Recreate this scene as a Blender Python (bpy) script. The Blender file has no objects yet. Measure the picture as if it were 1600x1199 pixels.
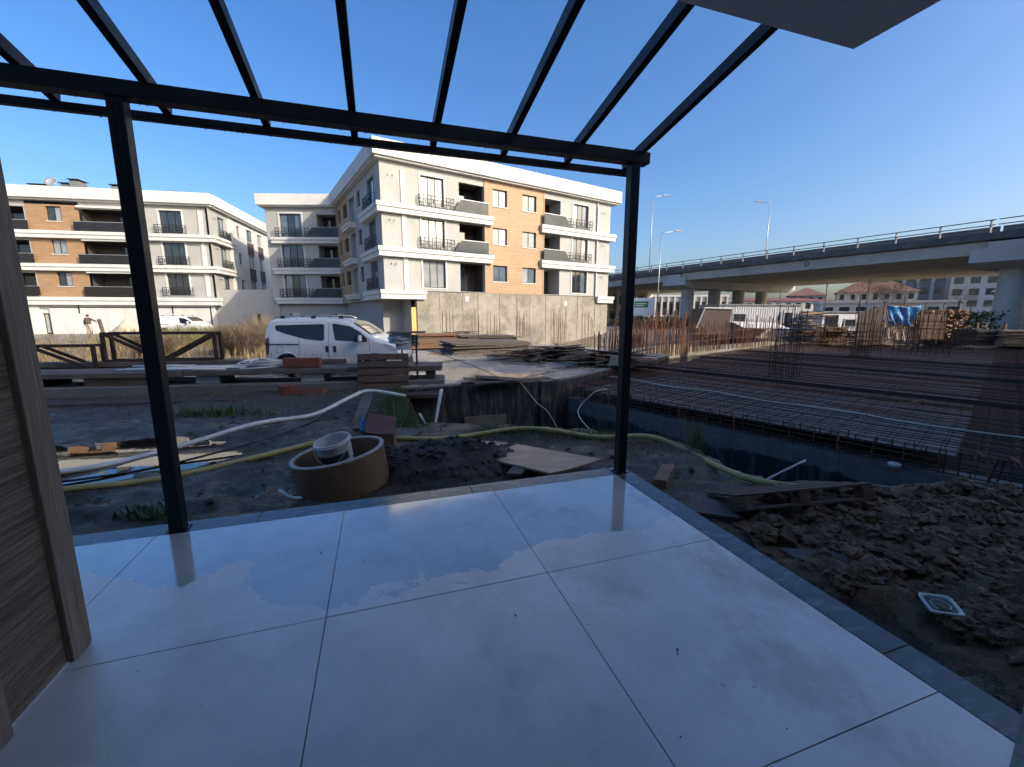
import bpy, bmesh, math, random
from mathutils import Vector, Matrix, noise
random.seed(7)
R = math.radians
sc = bpy.context.scene
C = sc.collection

# ------------------------------------------------------------------ camera, sky, sun, exposure
EYE = 1.5
cam_data = bpy.data.cameras.new('camera'); cam = bpy.data.objects.new('camera', cam_data); C.objects.link(cam)
cam_data.sensor_width = 36.0; cam_data.lens = 36.0 * 645.0 / 1600.0
cam_data.clip_start = 0.05; cam_data.clip_end = 30000
cam.location = (0, 0, EYE); cam.rotation_euler = (R(90) - math.atan(108 / 645.0), 0, 0)
sc.camera = cam
SUN_AZ, SUN_EL = 120.0, 27.0           # azimuth clockwise from +Y, elevation
world = bpy.data.worlds.new('World'); sc.world = world; world.use_nodes = True
wn = world.node_tree; wn.nodes.clear()
sky = wn.nodes.new('ShaderNodeTexSky'); sky.sky_type = 'NISHITA'; sky.sun_disc = False
sky.sun_elevation = R(SUN_EL); sky.sun_rotation = R(SUN_AZ)
sky.altitude = 300; sky.air_density = 1.0; sky.dust_density = 5.0; sky.ozone_density = 3.0
bg = wn.nodes.new('ShaderNodeBackground'); bg.inputs['Strength'].default_value = 0.115
wo = wn.nodes.new('ShaderNodeOutputWorld')
hs = wn.nodes.new('ShaderNodeHueSaturation'); hs.inputs['Saturation'].default_value = 1.3; hs.inputs['Hue'].default_value = .506
wn.links.new(sky.outputs[0], hs.inputs['Color']); wn.links.new(hs.outputs[0], bg.inputs[0]); wn.links.new(bg.outputs[0], wo.inputs[0])
sd = bpy.data.lights.new('sun', 'SUN'); sd.energy = 2.25; sd.angle = R(0.5); sd.color = (1.0, 0.90, 0.74)
so = bpy.data.objects.new('sun', sd); C.objects.link(so)
sdir = Vector((math.sin(R(SUN_AZ)) * math.cos(R(SUN_EL)), math.cos(R(SUN_AZ)) * math.cos(R(SUN_EL)), math.sin(R(SUN_EL))))
so.rotation_euler = sdir.to_track_quat('Z', 'Y').to_euler(); so.location = (30, -30, 40)
vs = sc.view_settings; vs.view_transform = 'Standard'; vs.look = 'None'; vs.gamma = 1.0; vs.use_curve_mapping = False
vs.exposure = 1.22
sc.cycles.max_bounces = 4; sc.cycles.diffuse_bounces = 3; sc.cycles.glossy_bounces = 2
sc.cycles.transmission_bounces = 4; sc.cycles.transparent_max_bounces = 6
sc.cycles.use_denoising = True; sc.cycles.use_adaptive_sampling = True; sc.cycles.adaptive_threshold = 0.04

# ------------------------------------------------------------------ helpers
WM = {}
def wm(o): return WM.get(o.name, Matrix.Identity(4))
def tag(o, label=None, cat=None, group=None, kind=None):
    if label: o['label'] = label
    if cat: o['category'] = cat
    if group: o['group'] = group
    if kind: o['kind'] = kind
    return o
def thing(name, label, cat, loc=(0, 0, 0), rz=0.0, group=None):
    o = bpy.data.objects.new(name, None); C.objects.link(o)
    o.location = loc; o.rotation_euler = (0, 0, rz); o.empty_display_size = 0.2
    WM[o.name] = Matrix.Translation(loc) @ Matrix.Rotation(rz, 4, 'Z')
    return tag(o, label, cat, group)
def link(name, me, parent=None, m=None):
    o = bpy.data.objects.new(name, me); C.objects.link(o)
    if parent is not None: o.parent = parent
    if m is not None: o.matrix_local = m
    WM[o.name] = (wm(parent) if parent else Matrix.Identity(4)) @ (m if m is not None else Matrix.Identity(4))
    return o
def copy_tree(o, parent=None):
    c = o.copy(); C.objects.link(c)
    c.parent = parent
    for ch in list(o.children): copy_tree(ch, c)
    return c
class MB:
    def __init__(self): self.v = []; self.f = []
    def add(self, vs_, fs):
        n = len(self.v); self.v += [tuple(p) for p in vs_]; self.f += [tuple(i + n for i in q) for q in fs]; return self
    def box(self, lo, hi, M=None):
        (a, b, c), (d, e, f) = lo, hi
        p = [(a, b, c), (d, b, c), (d, e, c), (a, e, c), (a, b, f), (d, b, f), (d, e, f), (a, e, f)]
        if M is not None: p = [M @ Vector(q) for q in p]
        return self.add(p, [(0, 3, 2, 1), (4, 5, 6, 7), (0, 1, 5, 4), (1, 2, 6, 5), (2, 3, 7, 6), (3, 0, 4, 7)])
    def hexa(self, p):
        return self.add(p, [(0, 3, 2, 1), (4, 5, 6, 7), (0, 1, 5, 4), (1, 2, 6, 5), (2, 3, 7, 6), (3, 0, 4, 7)])
    def quad(self, a, b, c, d): return self.add([a, b, c, d], [(0, 1, 2, 3)])
    def prism(self, poly, z0, z1, M=None):
        n = len(poly); p = [(x, y, z0) for x, y in poly] + [(x, y, z1) for x, y in poly]
        if M is not None: p = [M @ Vector(q) for q in p]
        return self.add(p, [tuple(range(n - 1, -1, -1)), tuple(range(n, 2 * n))] + [(i, (i + 1) % n, n + (i + 1) % n, n + i) for i in range(n)])
    def bar(self, a, b, w, h=None, up=(0, 0, 1)):          # rectangular bar from a to b
        a = Vector(a); b = Vector(b); h = h or w; d = (b - a).normalized(); up = Vector(up)
        if abs(d.dot(up)) > .99: up = Vector((0, 1, 0))
        x = d.cross(up).normalized() * (w / 2); y = x.cross(d).normalized() * (h / 2)
        return self.hexa([a - x - y, a + x - y, a + x + y, a - x + y, b - x - y, b + x - y, b + x + y, b - x + y])
    def tube(self, pts, r, n=8, cap=True):
        pts = [Vector(p) for p in pts]; m = len(pts); rr = r if isinstance(r, (list, tuple)) else [r] * m
        rings = []; prev = None
        for i, p in enumerate(pts):
            t = (pts[min(i + 1, m - 1)] - pts[max(i - 1, 0)]).normalized()
            if prev is None:
                ax = Vector((0, 0, 1)) if abs(t.z) < .9 else Vector((1, 0, 0)); x = t.cross(ax).normalized()
            else: x = (prev - t * prev.dot(t)).normalized()
            prev = x; y = t.cross(x)
            rings.append([p + (x * math.cos(2 * math.pi * k / n) + y * math.sin(2 * math.pi * k / n)) * rr[i] for k in range(n)])
        f = [(i * n + k, i * n + (k + 1) % n, (i + 1) * n + (k + 1) % n, (i + 1) * n + k) for i in range(m - 1) for k in range(n)]
        if cap: f += [tuple(range(n - 1, -1, -1)), tuple(range((m - 1) * n, m * n))]
        return self.add([q for rg in rings for q in rg], f)
    def lathe(self, prof, n=24, M=None, closed=False):
        p = []
        for r_, z in prof:
            for k in range(n):
                q = Vector((r_ * math.cos(2 * math.pi * k / n), r_ * math.sin(2 * math.pi * k / n), z)); p.append(M @ q if M is not None else q)
        m = len(prof); rng = range(m if closed else m - 1)
        return self.add(p, [(i * n + k, i * n + (k + 1) % n, ((i + 1) % m) * n + (k + 1) % n, ((i + 1) % m) * n + k) for i in rng for k in range(n)])
    def build(self, name, mat, parent=None, origin=None, smooth=False, bevel=0, fix=True, local=False):
        me = bpy.data.meshes.new(name)
        if parent is not None and not local:
            I = wm(parent).inverted(); vv = [tuple(I @ Vector(p)) for p in self.v]
        elif origin is not None:
            ox, oy, oz = origin; vv = [(p[0] - ox, p[1] - oy, p[2] - oz) for p in self.v]
        else: vv = self.v
        me.from_pydata(vv, [], self.f); me.update()
        if fix:
            b = bmesh.new(); b.from_mesh(me); bmesh.ops.recalc_face_normals(b, faces=b.faces); b.to_mesh(me); b.free()
        if smooth:
            me.polygons.foreach_set('use_smooth', [True] * len(me.polygons))
            if smooth is not True:
                try: me.set_sharp_from_angle(angle=R(smooth))
                except Exception: pass
        if mat is not None: me.materials.append(mat)
        o = link(name, me, parent)
        if parent is None and origin is not None:
            o.location = origin; WM[o.name] = Matrix.Translation(origin)
        if bevel:
            md = o.modifiers.new('bevel', 'BEVEL'); md.width = bevel; md.segments = 2; md.limit_method = 'ANGLE'
        return o
class Frame:                                    # vertical plane: s along azimuth, o outwards, z up
    def __init__(self, origin, az, side=1):
        a = R(az); self.o = Vector((origin[0], origin[1], 0)); self.D = Vector((math.sin(a), math.cos(a), 0))
        self.N = Vector((self.D.y, -self.D.x, 0)) * side
    def p(self, s, o, z): return self.o + self.D * s + self.N * o + Vector((0, 0, z))
    def box(self, mb, s0, s1, o0, o1, z0, z1):
        P = self.p
        return mb.hexa([P(s0, o0, z0), P(s1, o0, z0), P(s1, o1, z0), P(s0, o1, z0), P(s0, o0, z1), P(s1, o0, z1), P(s1, o1, z1), P(s0, o1, z1)])
def fbox(fr, s0, s1, o0, o1, z0, z1): return fr.box(MB(), s0, s1, o0, o1, z0, z1)
TA = R(90 - 72.2)                               # the terrace grid
TU = Vector((math.cos(TA), math.sin(TA), 0)); TV = Vector((-math.sin(TA), math.cos(TA), 0))
def T(u, v, z=0.0): return TU * u + TV * v + Vector((0, 0, z))
TM = Matrix.Rotation(TA, 4, 'Z')
def tbox(lo, hi): return MB().box(lo, hi, TM)

# ------------------------------------------------------------------ materials
def nodes(name):
    m = bpy.data.materials.new(name); m.use_nodes = True; nt = m.node_tree; nt.nodes.clear()
    out = nt.nodes.new('ShaderNodeOutputMaterial'); b = nt.nodes.new('ShaderNodeBsdfPrincipled'); nt.links.new(b.outputs[0], out.inputs[0])
    return m, nt, b
def L(nt, a, b): nt.links.new(a, b)
def coord(nt, scale=(1, 1, 1), rot=(0, 0, 0), kind='Object'):
    tc = nt.nodes.new('ShaderNodeTexCoord'); mp = nt.nodes.new('ShaderNodeMapping')
    mp.inputs['Scale'].default_value = scale; mp.inputs['Rotation'].default_value = rot
    L(nt, tc.outputs[kind], mp.inputs[0]); return mp.outputs[0]
def tnoise(nt, vec, scale, detail=5, rough=.6, dist=0):
    detail = min(detail, 5)
    n = nt.nodes.new('ShaderNodeTexNoise'); n.inputs['Scale'].default_value = scale; n.inputs['Detail'].default_value = detail
    n.inputs['Roughness'].default_value = rough; n.inputs['Distortion'].default_value = dist; L(nt, vec, n.inputs['Vector']); return n.outputs['Fac']
def ramp(nt, fac, stops, interp='LINEAR'):
    r = nt.nodes.new('ShaderNodeValToRGB'); e = r.color_ramp.elements; r.color_ramp.interpolation = interp
    while len(e) < len(stops): e.new(.5)
    for i, (p, c) in enumerate(stops):
        e[i].position = p; e[i].color = (c, c, c, 1) if isinstance(c, (int, float)) else (*c, 1)
    L(nt, fac, r.inputs[0]); return r.outputs[0]
def mix(nt, fac, a, b, mode='MIX'):
    n = nt.nodes.new('ShaderNodeMix'); n.data_type = 'RGBA'; n.blend_type = mode
    for i, s in ((0, fac), (6, a), (7, b)):
        if isinstance(s, (int, float)): n.inputs[i].default_value = s if i == 0 else (s, s, s, 1)
        elif isinstance(s, tuple): n.inputs[i].default_value = (*s, 1)
        else: L(nt, s, n.inputs[i])
    return n.outputs[2]
def mth(nt, op, a, b=0.0, c=None):
    n = nt.nodes.new('ShaderNodeMath'); n.operation = op
    for i, s in enumerate((a, b) if c is None else (a, b, c)):
        if isinstance(s, (int, float)): n.inputs[i].default_value = s
        else: L(nt, s, n.inputs[i])
    return n.outputs[0]
def bump(nt, b, h, strength=.3, dist=.02):
    n = nt.nodes.new('ShaderNodeBump'); n.inputs['Strength'].default_value = strength; n.inputs['Distance'].default_value = dist
    L(nt, h, n.inputs['Height']); L(nt, n.outputs[0], b.inputs['Normal'])
def sepz(nt, vec):
    s = nt.nodes.new('ShaderNodeSeparateXYZ'); L(nt, vec, s.inputs[0]); return s.outputs
def simple(name, col, rough=.6, var=.25, scale=3.0, bstr=.15, metal=0.0, fine=40.0, stretch=(1, 1, 1), dark=None, spec=.5, dirt=0.0, bdist=.01):
    """colour broken up by two noises, slight relief, uneven gloss"""
    m, nt, b = nodes(name)
    v = coord(nt, stretch); n1 = tnoise(nt, v, scale, 6, .65); n2 = tnoise(nt, v, fine, 3, .6)
    d = dark or tuple(c * (1 - var) for c in col); hi = tuple(min(1, c * (1 + var * .6)) for c in col)
    base = ramp(nt, n1, [(.3, d), (.55, col), (.75, hi)])
    base = mix(nt, .25, base, ramp(nt, n2, [(.3, tuple(c * .6 for c in col)), (.7, hi)]))
    if dirt:
        n3 = tnoise(nt, v, scale * .45, 8, .7, .4)
        base = mix(nt, ramp(nt, n3, [(.5, 0.0), (.7, dirt)]), base, tuple(c * .35 for c in col))
    L(nt, base, b.inputs['Base Color']); b.inputs['Metallic'].default_value = metal; b.inputs['Specular IOR Level'].default_value = spec
    L(nt, ramp(nt, n1, [(.3, min(1, rough + .12)), (.7, max(.03, rough - .12))]), b.inputs['Roughness'])
    if bstr: bump(nt, b, mth(nt, 'ADD', n1, mth(nt, 'MULTIPLY', n2, .5)), bstr, bdist)
    return m
M = {}
M['steel_dark'] = simple('anthracite_paint', (.009, .0105, .0125), .45, .35, 4, .08, .0, 120, spec=.3, dirt=.3)
def m_plaster(name, col, st=.25):
    m, nt, b = nodes(name); v = coord(nt); n1 = tnoise(nt, v, .5, 4, .6); n2 = tnoise(nt, v, 45, 3, .6); n3 = tnoise(nt, coord(nt, (2.2, 2.2, .22)), 1.6, 5, .7)
    base = ramp(nt, n1, [(.3, tuple(c * .90 for c in col)), (.7, tuple(c * 1.05 for c in col))]); base = mix(nt, ramp(nt, n3, [(.52, 0.0), (.78, st)]), base, tuple(c * k for c, k in zip(col, (.62, .58, .52))))
    L(nt, base, b.inputs['Base Color']); b.inputs['Roughness'].default_value = .85; bump(nt, b, n2, .12, .008); return m
M['plaster_white'] = m_plaster('white_plaster', (.60, .595, .57), .3)
M['plaster_grey'] = m_plaster('grey_plaster', (.385, .38, .362), .35)
M['plaster_cool'] = m_plaster('cool_grey_plaster', (.33, .33, .325), .3)
M['plaster_rough'] = simple('rough_grey_plaster', (.48, .47, .45), .9, .4, 30, .8, 0, 150, bdist=.006)
M['soffit'] = simple('soffit_plaster', (.66, .655, .63), .9, .08, 1.2, .3, 0, 140)
M['concrete'] = simple('concrete', (.36, .35, .33), .85, .22, 1.4, .25, 0, 25, dirt=.4)
M['concrete_light'] = simple('pale_concrete', (.46, .45, .43), .85, .18, .5, .2, 0, 12, dirt=.3)
M['concrete_dark'] = simple('stained_concrete', (.13, .125, .115), .9, .45, 1.2, .3, 0, 9, dirt=.6)
M['girder'] = simple('girder_concrete', (.46, .42, .36), .85, .2, .6, .1, 0, 8, dirt=.35)
M['rust'] = simple('rusty_steel', (.20, .085, .042), .8, .5, 6, .2, .1, 60, dark=(.06, .028, .018))
M['rust_dark'] = simple('dark_rusty_rebar', (.050, .028, .019), .7, .5, 4, .0, .3, 60)
M['iron'] = simple('black_iron', (.018, .018, .02), .5, .2, 5, 0)
M['galv'] = simple('galvanised_steel', (.42, .43, .44), .45, .15, 3, .03, .5)
M['deck_sheet'] = simple('formwork_sheet', (.155, .14, .125), .62, .4, 1.1, .1, 0, 9, dirt=.75)
M['shutter_dark'] = simple('dark_formwork', (.03, .022, .018), .85, .4, 2, .2)
M['board_grey'] = simple('weathered_board', (.105, .088, .074), .75, .45, 2.5, .3, 0, 50, (1, 1, 6), dirt=.4)
M['board_dark'] = simple('dark_wet_board', (.062, .050, .042), .55, .45, 2.5, .3, 0, 50, (1, 1, 6), dirt=.3)
M['board_new'] = simple('raw_timber', (.42, .27, .15), .75, .3, 3, .2, 0, 40, (1, 1, 5))
M['board_brown'] = simple('brown_timber', (.20, .115, .065), .75, .4, 3, .25, 0, 40, (1, 1, 5), dirt=.3)
M['plywood'] = simple('wet_plywood', (.34, .23, .15), .42, .3, 3, .15, 0, 30, (1, 4, 1), dirt=.5)
M['pallet'] = simple('brown_pallet_wood', (.10, .063, .044), .7, .4, 4, .3, 0, 60, (2, 10, 10), dirt=.35)
M['pvc_white'] = simple('dirty_white_pvc', (.62, .62, .57), .45, .2, 5, .05, 0, 30, dirt=.35)
M['hose_yellow'] = simple('yellow_hose', (.40, .33, .11), .5, .25, 6, .1, 0, 40, dirt=.45)
M['pipe_black'] = simple('black_pipe', (.02, .02, .022), .45, .3, 5)
M['cable_pale'] = simple('pale_cable', (.52, .48, .40), .6, .2, 5)
M['brick_red'] = simple('red_brick', (.165, .058, .034), .85, .3, 6, .3, 0, 50)
M['clay_ring'] = simple('stained_concrete_ring', (.17, .095, .05), .75, .4, 2.6, .25, 0, 30, (1, 1, .6), dirt=.35)
M['ring_rim'] = simple('pale_ring_rim', (.40, .36, .31), .8, .2, 8, .2)
M['cardboard'] = simple('damp_cardboard', (.19, .115, .075), .85, .2, 4, .1)
M['cardboard_red'] = simple('red_brown_carton', (.12, .058, .046), .7, .2, 4, .1)
M['blue_plastic'] = simple('blue_plastic', (.02, .13, .28), .35, .35, 12, .3)
M['lime'] = simple('lime_print', (.26, .42, .05), .6, .1, 8, 0)
M['bucket'] = simple('dirty_white_bucket', (.60, .59, .56), .5, .3, 9, .1, 0, 40, dirt=.7)
M['bucket_print'] = simple('dark_bucket_print', (.05, .045, .06), .5, .5, 30, 0)
M['bucket_red'] = simple('faded_red_print', (.33, .07, .07), .5, .3, 20, 0)
M['rubber'] = simple('rubber', (.018, .018, .018), .7, .2, 10)
M['black_plastic'] = simple('black_plastic', (.02, .02, .021), .5, .2, 10)
M['alloy'] = simple('wheel_alloy', (.42, .43, .44), .4, .15, 5, 0, .7)
M['red_lens'] = simple('red_lens', (.13, .05, .05), .15, .1, 5, 0)
M['clear_lens'] = simple('clear_lens', (.55, .57, .6), .12, .1, 5, 0)
M['box_grey'] = simple('light_grey_enamel', (.55, .56, .55), .45, .1, 4, .02)
M['film'] = simple('crumpled_plastic_film', (.62, .64, .66), .25, .3, 14, 1.0, bdist=.03)
M['tarp'] = simple('blue_tarpaulin', (.035, .21, .47), .45, .35, 3, .6, 0, 20, bdist=.05)
M['felt'] = simple('brown_felt_board', (.10, .075, .065), .95, .3, 6, .4)
M['sack'] = simple('cream_sacking', (.56, .48, .35), .9, .2, 4, .3)
M['cabin'] = simple('white_cabin_sheet', (.60, .60, .61), .5, .1, 1, .0, dirt=.25)
M['skin'] = simple('skin', (.42, .25, .17), .6, .1, 10, 0)
M['jacket'] = simple('olive_brown_jacket', (.085, .072, .048), .9, .2, 12, .1)
M['trousers'] = simple('pale_trousers', (.42, .35, .27), .9, .2, 12, .1)
M['hair'] = simple('dark_hair', (.015, .012, .01), .7, .2, 30, .2)
M['red_car'] = simple('red_car_paint', (.32, .02, .02), .3, .1, 3, 0)
M['sign_white'] = simple('white_sign_face', (.68, .72, .78), .5, .05, 2, 0)
M['sign_green'] = simple('green_sign_face', (.02, .22, .08), .5, .1, 2, 0)
M['roof_grey'] = simple('grey_roof_sheet', (.16, .165, .17), .7, .2, 1, .1)
M['roof_brown'] = simple('brown_roof_tiles', (.17, .09, .06), .85, .2, 1, .1)
M['roof_red'] = simple('red_roof', (.20, .06, .055), .7, .2, 1, .1)
M['far_cream'] = simple('far_cream_wall', (.48, .43, .34), .85, .08, .3, 0)
M['far_grey'] = simple('far_grey_wall', (.25, .26, .275), .85, .1, .3, 0)
M['far_white'] = simple('far_white_wall', (.47, .46, .44), .85, .08, .3, 0)
M['yellow_foam'] = simple('yellow_insulation', (.62, .42, .13), .85, .15, 2, .1)
M['foliage'] = simple('green_leaves', (.055, .095, .028), .6, .4, 4, .0)
M['foliage_dark'] = simple('dark_hedge_leaves', (.04, .06, .025), .7, .4, 3, .0)
M['dry'] = simple('dry_stalks', (.24, .18, .095), .85, .4, .6, 0)
M['dry_grey'] = simple('grey_dry_twigs', (.17, .125, .088), .85, .3, 2, 0)
M['olive_weed'] = simple('olive_weed', (.16, .15, .05), .8, .4, .8, 0)
M['bark'] = simple('bark', (.11, .075, .055), .9, .3, 4, .3)
M['hill'] = simple('haze_tinted_hill', (.20, .24, .27), .95, .15, .002, 0)  # blue grey of distance haze is put into the base colour
def glass(name, col, rough=.06, spec=1.0, ior=1.7):
    m, nt, b = nodes(name); v = coord(nt, (1, 1, 1)); n = tnoise(nt, v, 1.3, 3, .5)
    L(nt, ramp(nt, n, [(.3, tuple(c * .6 for c in col)), (.7, col)]), b.inputs['Base Color'])
    b.inputs['Roughness'].default_value = rough; b.inputs['IOR'].default_value = ior; b.inputs['Specular IOR Level'].default_value = spec
    bump(nt, b, tnoise(nt, v, .9, 2), .04, .05); return m
M['glass_blue'] = glass('sky_tinted_pane', (.13, .17, .21), .05, .8, 1.6)  # pale blue of the reflected sky is painted into the pane colour
M['glass_dark'] = glass('dark_pane', (.03, .035, .04), .05, .8, 1.7)
M['glass_curtain'] = glass('curtained_pane', (.34, .35, .36), .12)
M['glass_balcony'] = glass('smoked_balustrade_glass', (.06, .07, .082), .12, .3, 1.45)
M['glass_black'] = glass('black_balustrade_glass', (.025, .022, .022), .08, .5, 1.5)
M['glass_car'] = glass('tinted_car_glass', (.014, .015, .016), .03, .55, 1.5)
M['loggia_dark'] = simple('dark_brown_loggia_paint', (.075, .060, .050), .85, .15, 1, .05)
M['rail_steel'] = simple('weathered_rail_steel', (.16, .17, .19), .6, .2, 2, 0, .3)
def m_tile():
    m, nt, b = nodes('wet_grey_porcelain'); v = coord(nt)
    n1 = tnoise(nt, v, 1.7, 5, .6, .0); n2 = tnoise(nt, v, 55, 4, .6); n3 = mix(nt, .16, tnoise(nt, v, .8, 1, .5, .6), tnoise(nt, v, 4.5, 3, .6, .8))
    base = ramp(nt, n1, [(.34, (.50, .45, .385)), (.5, (.62, .565, .49)), (.66, (.72, .66, .58))])
    base = mix(nt, .16, base, ramp(nt, n2, [(.35, (.36, .35, .33)), (.65, (.62, .60, .57))]))
    # muddy smears
    st = tnoise(nt, coord(nt, (1.15, 1, 1), (0, 0, .5)), 1.25, 5, .66, .25)
    oi = nt.nodes.new('ShaderNodeObjectInfo'); base = mix(nt, mth(nt, 'MULTIPLY', oi.outputs['Random'], .16), base, (.42, .39, .34))
    xr = ramp(nt, mth(nt, 'ADD', mth(nt, 'MULTIPLY', sepz(nt, v)[0], .25), .4), [(.42, .3), (.8, 1.0)])
    base = mix(nt, mth(nt, 'MULTIPLY', ramp(nt, st, [(.50, 0.0), (.66, .9)]), xr), base, (.29, .225, .145))
    sp = tnoise(nt, v, 27, 2, .5); reg = tnoise(nt, v, 1.4, 2, .5)
    base = mix(nt, mth(nt, 'MULTIPLY', ramp(nt, sp, [(.71, 0.0), (.75, .55)]), ramp(nt, reg, [(.5, 0.0), (.6, 1.0)])), base, (.06, .05, .04))
    # water film lies on the outer part of the terrace; its edge wanders
    xyz = sepz(nt, v); edge = mth(nt, 'ADD', xyz[1], mth(nt, 'MULTIPLY', mth(nt, 'SUBTRACT', n3, .5), 2.7))
    edge = mth(nt, 'ADD', edge, mth(nt, 'MULTIPLY', mth(nt, 'ABSOLUTE', mth(nt, 'SUBTRACT', xyz[0], .7)), -.26))
    wet = ramp(nt, mth(nt, 'SUBTRACT', edge, 1.55), [(.466, 0.0), (.492, 1.0)])
    base = mix(nt, wet, base, mix(nt, .80, (.0, .0, .0), base))
    L(nt, base, b.inputs['Base Color']); b.inputs['IOR'].default_value = 1.5; b.inputs['Coat Weight'].default_value = 1.0; b.inputs['Coat IOR'].default_value = 2.0
    L(nt, mix(nt, wet, ramp(nt, n2, [(.3, .44), (.7, .36)]), ramp(nt, n2, [(.3, .12), (.7, .06)])), b.inputs['Coat Roughness'])
    dry = ramp(nt, n2, [(.3, .40), (.7, .30)])
    L(nt, mix(nt, wet, dry, ramp(nt, n2, [(.3, .13), (.7, .06)])), b.inputs['Roughness'])
    L(nt, mix(nt, wet, .55, .6), b.inputs['Specular IOR Level'])
    bump(nt, b, mth(nt, 'ADD', n2, mth(nt, 'MULTIPLY', n3, 1.2)), .05, .004); return m
M['tile'] = m_tile()
def m_kerb():
    m, nt, b = nodes('wet_dark_marble'); v = coord(nt, (1, 1, 1), (0, 0, .6)); n1 = tnoise(nt, coord(nt, (1, 3, 1), (0, 0, .9)), 3.5, 8, .7, 1.2); n2 = tnoise(nt, v, 40, 3)
    base = ramp(nt, n1, [(.35, (.035, .04, .047)), (.55, (.062, .069, .08)), (.63, (.14, .15, .16)), (.66, (.07, .077, .088))])
    base = mix(nt, ramp(nt, tnoise(nt, v, 1.6, 6, .7), [(.62, 0.0), (.78, .4)]), base, (.2, .165, .13))
    L(nt, base, b.inputs['Base Color']); L(nt, ramp(nt, n2, [(.3, .26), (.7, .10)]), b.inputs['Roughness']); bump(nt, b, n2, .04, .004); return m
M['kerb'] = m_kerb()
def m_mud():
    m, nt, b = nodes('wet_mud'); v = coord(nt, kind='Object'); n1 = tnoise(nt, v, .8, 9, .68); n2 = tnoise(nt, v, 9, 8, .72); n3 = tnoise(nt, v, 70, 4, .6)
    base = ramp(nt, n1, [(.3, (.038, .027, .017)), (.52, (.080, .058, .037)), (.72, (.14, .102, .066))])
    base = mix(nt, .55, base, ramp(nt, n2, [(.38, (.013, .010, .007)), (.64, (.13, .098, .068))]))
    # away from the yard the soil dries and pales
    xyz = sepz(nt, v); far = ramp(nt, mth(nt, 'MULTIPLY', xyz[1], .01), [(.13, 0.0), (.20, 1.0)])
    base = mix(nt, far, base, ramp(nt, n1, [(.3, (.15, .125, .09)), (.7, (.25, .21, .155))]))
    peb = nt.nodes.new('ShaderNodeTexVoronoi'); peb.inputs['Scale'].default_value = 26; L(nt, v, peb.inputs['Vector'])
    base = mix(nt, ramp(nt, peb.outputs['Distance'], [(.10, .55), (.16, 0.0)]), base, (.17, .16, .14))
    L(nt, base, b.inputs['Base Color']); L(nt, ramp(nt, tnoise(nt, v, 1.7, 6, .65), [(.42, .72), (.60, .16)]), b.inputs['Roughness'])
    b.inputs['Specular IOR Level'].default_value = .5
    bump(nt, b, mth(nt, 'ADD', mth(nt, 'MULTIPLY', n2, 1.3), mth(nt, 'MULTIPLY', n3, .6)), 1.0, .06); return m
M['mud'] = m_mud()
def m_clod(name, c):
    m, nt, b = nodes(name); v = coord(nt); n1 = tnoise(nt, v, 5, 8, .7); n2 = tnoise(nt, v, 45, 6, .7)
    base = ramp(nt, n1, [(.3, tuple(x * .45 for x in c)), (.55, c), (.78, tuple(x * 1.7 for x in c))])
    base = mix(nt, .4, base, ramp(nt, n2, [(.3, tuple(x * .4 for x in c)), (.7, tuple(x * 1.6 for x in c))]))
    L(nt, base, b.inputs['Base Color']); L(nt, ramp(nt, n1, [(.3, .8), (.7, .5)]), b.inputs['Roughness'])
    bump(nt, b, mth(nt, 'ADD', n1, mth(nt, 'MULTIPLY', n2, .7)), .8, .03); return m
M['clod'] = m_clod('brown_clay_clods', (.115, .064, .027)); M['soil'] = m_clod('dark_topsoil', (.042, .030, .020))
def m_water():
    m, nt, b = nodes('puddle_water'); b.inputs['Base Color'].default_value = (.012, .011, .010, 1); b.inputs['Roughness'].default_value = .015; b.inputs['IOR'].default_value = 1.36
    b.inputs['Specular IOR Level'].default_value = .9; bump(nt, b, tnoise(nt, coord(nt), 5, 2), .012, .02); return m
M['water'] = m_water()
def m_siding():
    m, nt, b = nodes('brushed_wood_siding'); v = coord(nt, (1, .8, 26), (0, 0, 0)); n1 = tnoise(nt, v, 2.4, 9, .75, .35); n2 = tnoise(nt, coord(nt, (1, 2, 90)), 2, 5, .7); n3 = tnoise(nt, coord(nt, (1, .7, 3)), 2, 4)
    base = ramp(nt, n1, [(.40, (.022, .012, .007)), (.5, (.20, .122, .07)), (.60, (.42, .28, .175))])
    base = mix(nt, .35, base, ramp(nt, n2, [(.44, (.025, .014, .008)), (.56, (.40, .265, .165))]))
    base = mix(nt, .35, base, ramp(nt, n3, [(.3, (.11, .066, .038)), (.7, (.29, .19, .115))]))
    L(nt, base, b.inputs['Base Color']); b.inputs['Roughness'].default_value = .7; bump(nt, b, mth(nt, 'ADD', n1, n2), .9, .008); return m
M['siding'] = m_siding()
def m_trim():
    m, nt, b = nodes('wood_corner_trim'); n1 = tnoise(nt, coord(nt, (14, 14, .7)), 3, 8, .7, .3); n2 = tnoise(nt, coord(nt, (60, 60, 2)), 3, 4)
    base = ramp(nt, n1, [(.36, (.13, .082, .05)), (.52, (.24, .16, .10)), (.66, (.35, .245, .16))])
    base = mix(nt, .25, base, ramp(nt, n2, [(.35, (.12, .09, .07)), (.65, (.36, .28, .22))]))
    L(nt, base, b.inputs['Base Color']); b.inputs['Roughness'].default_value = .65; bump(nt, b, n1, .25, .004); return m
M['trim'] = m_trim()
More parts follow.
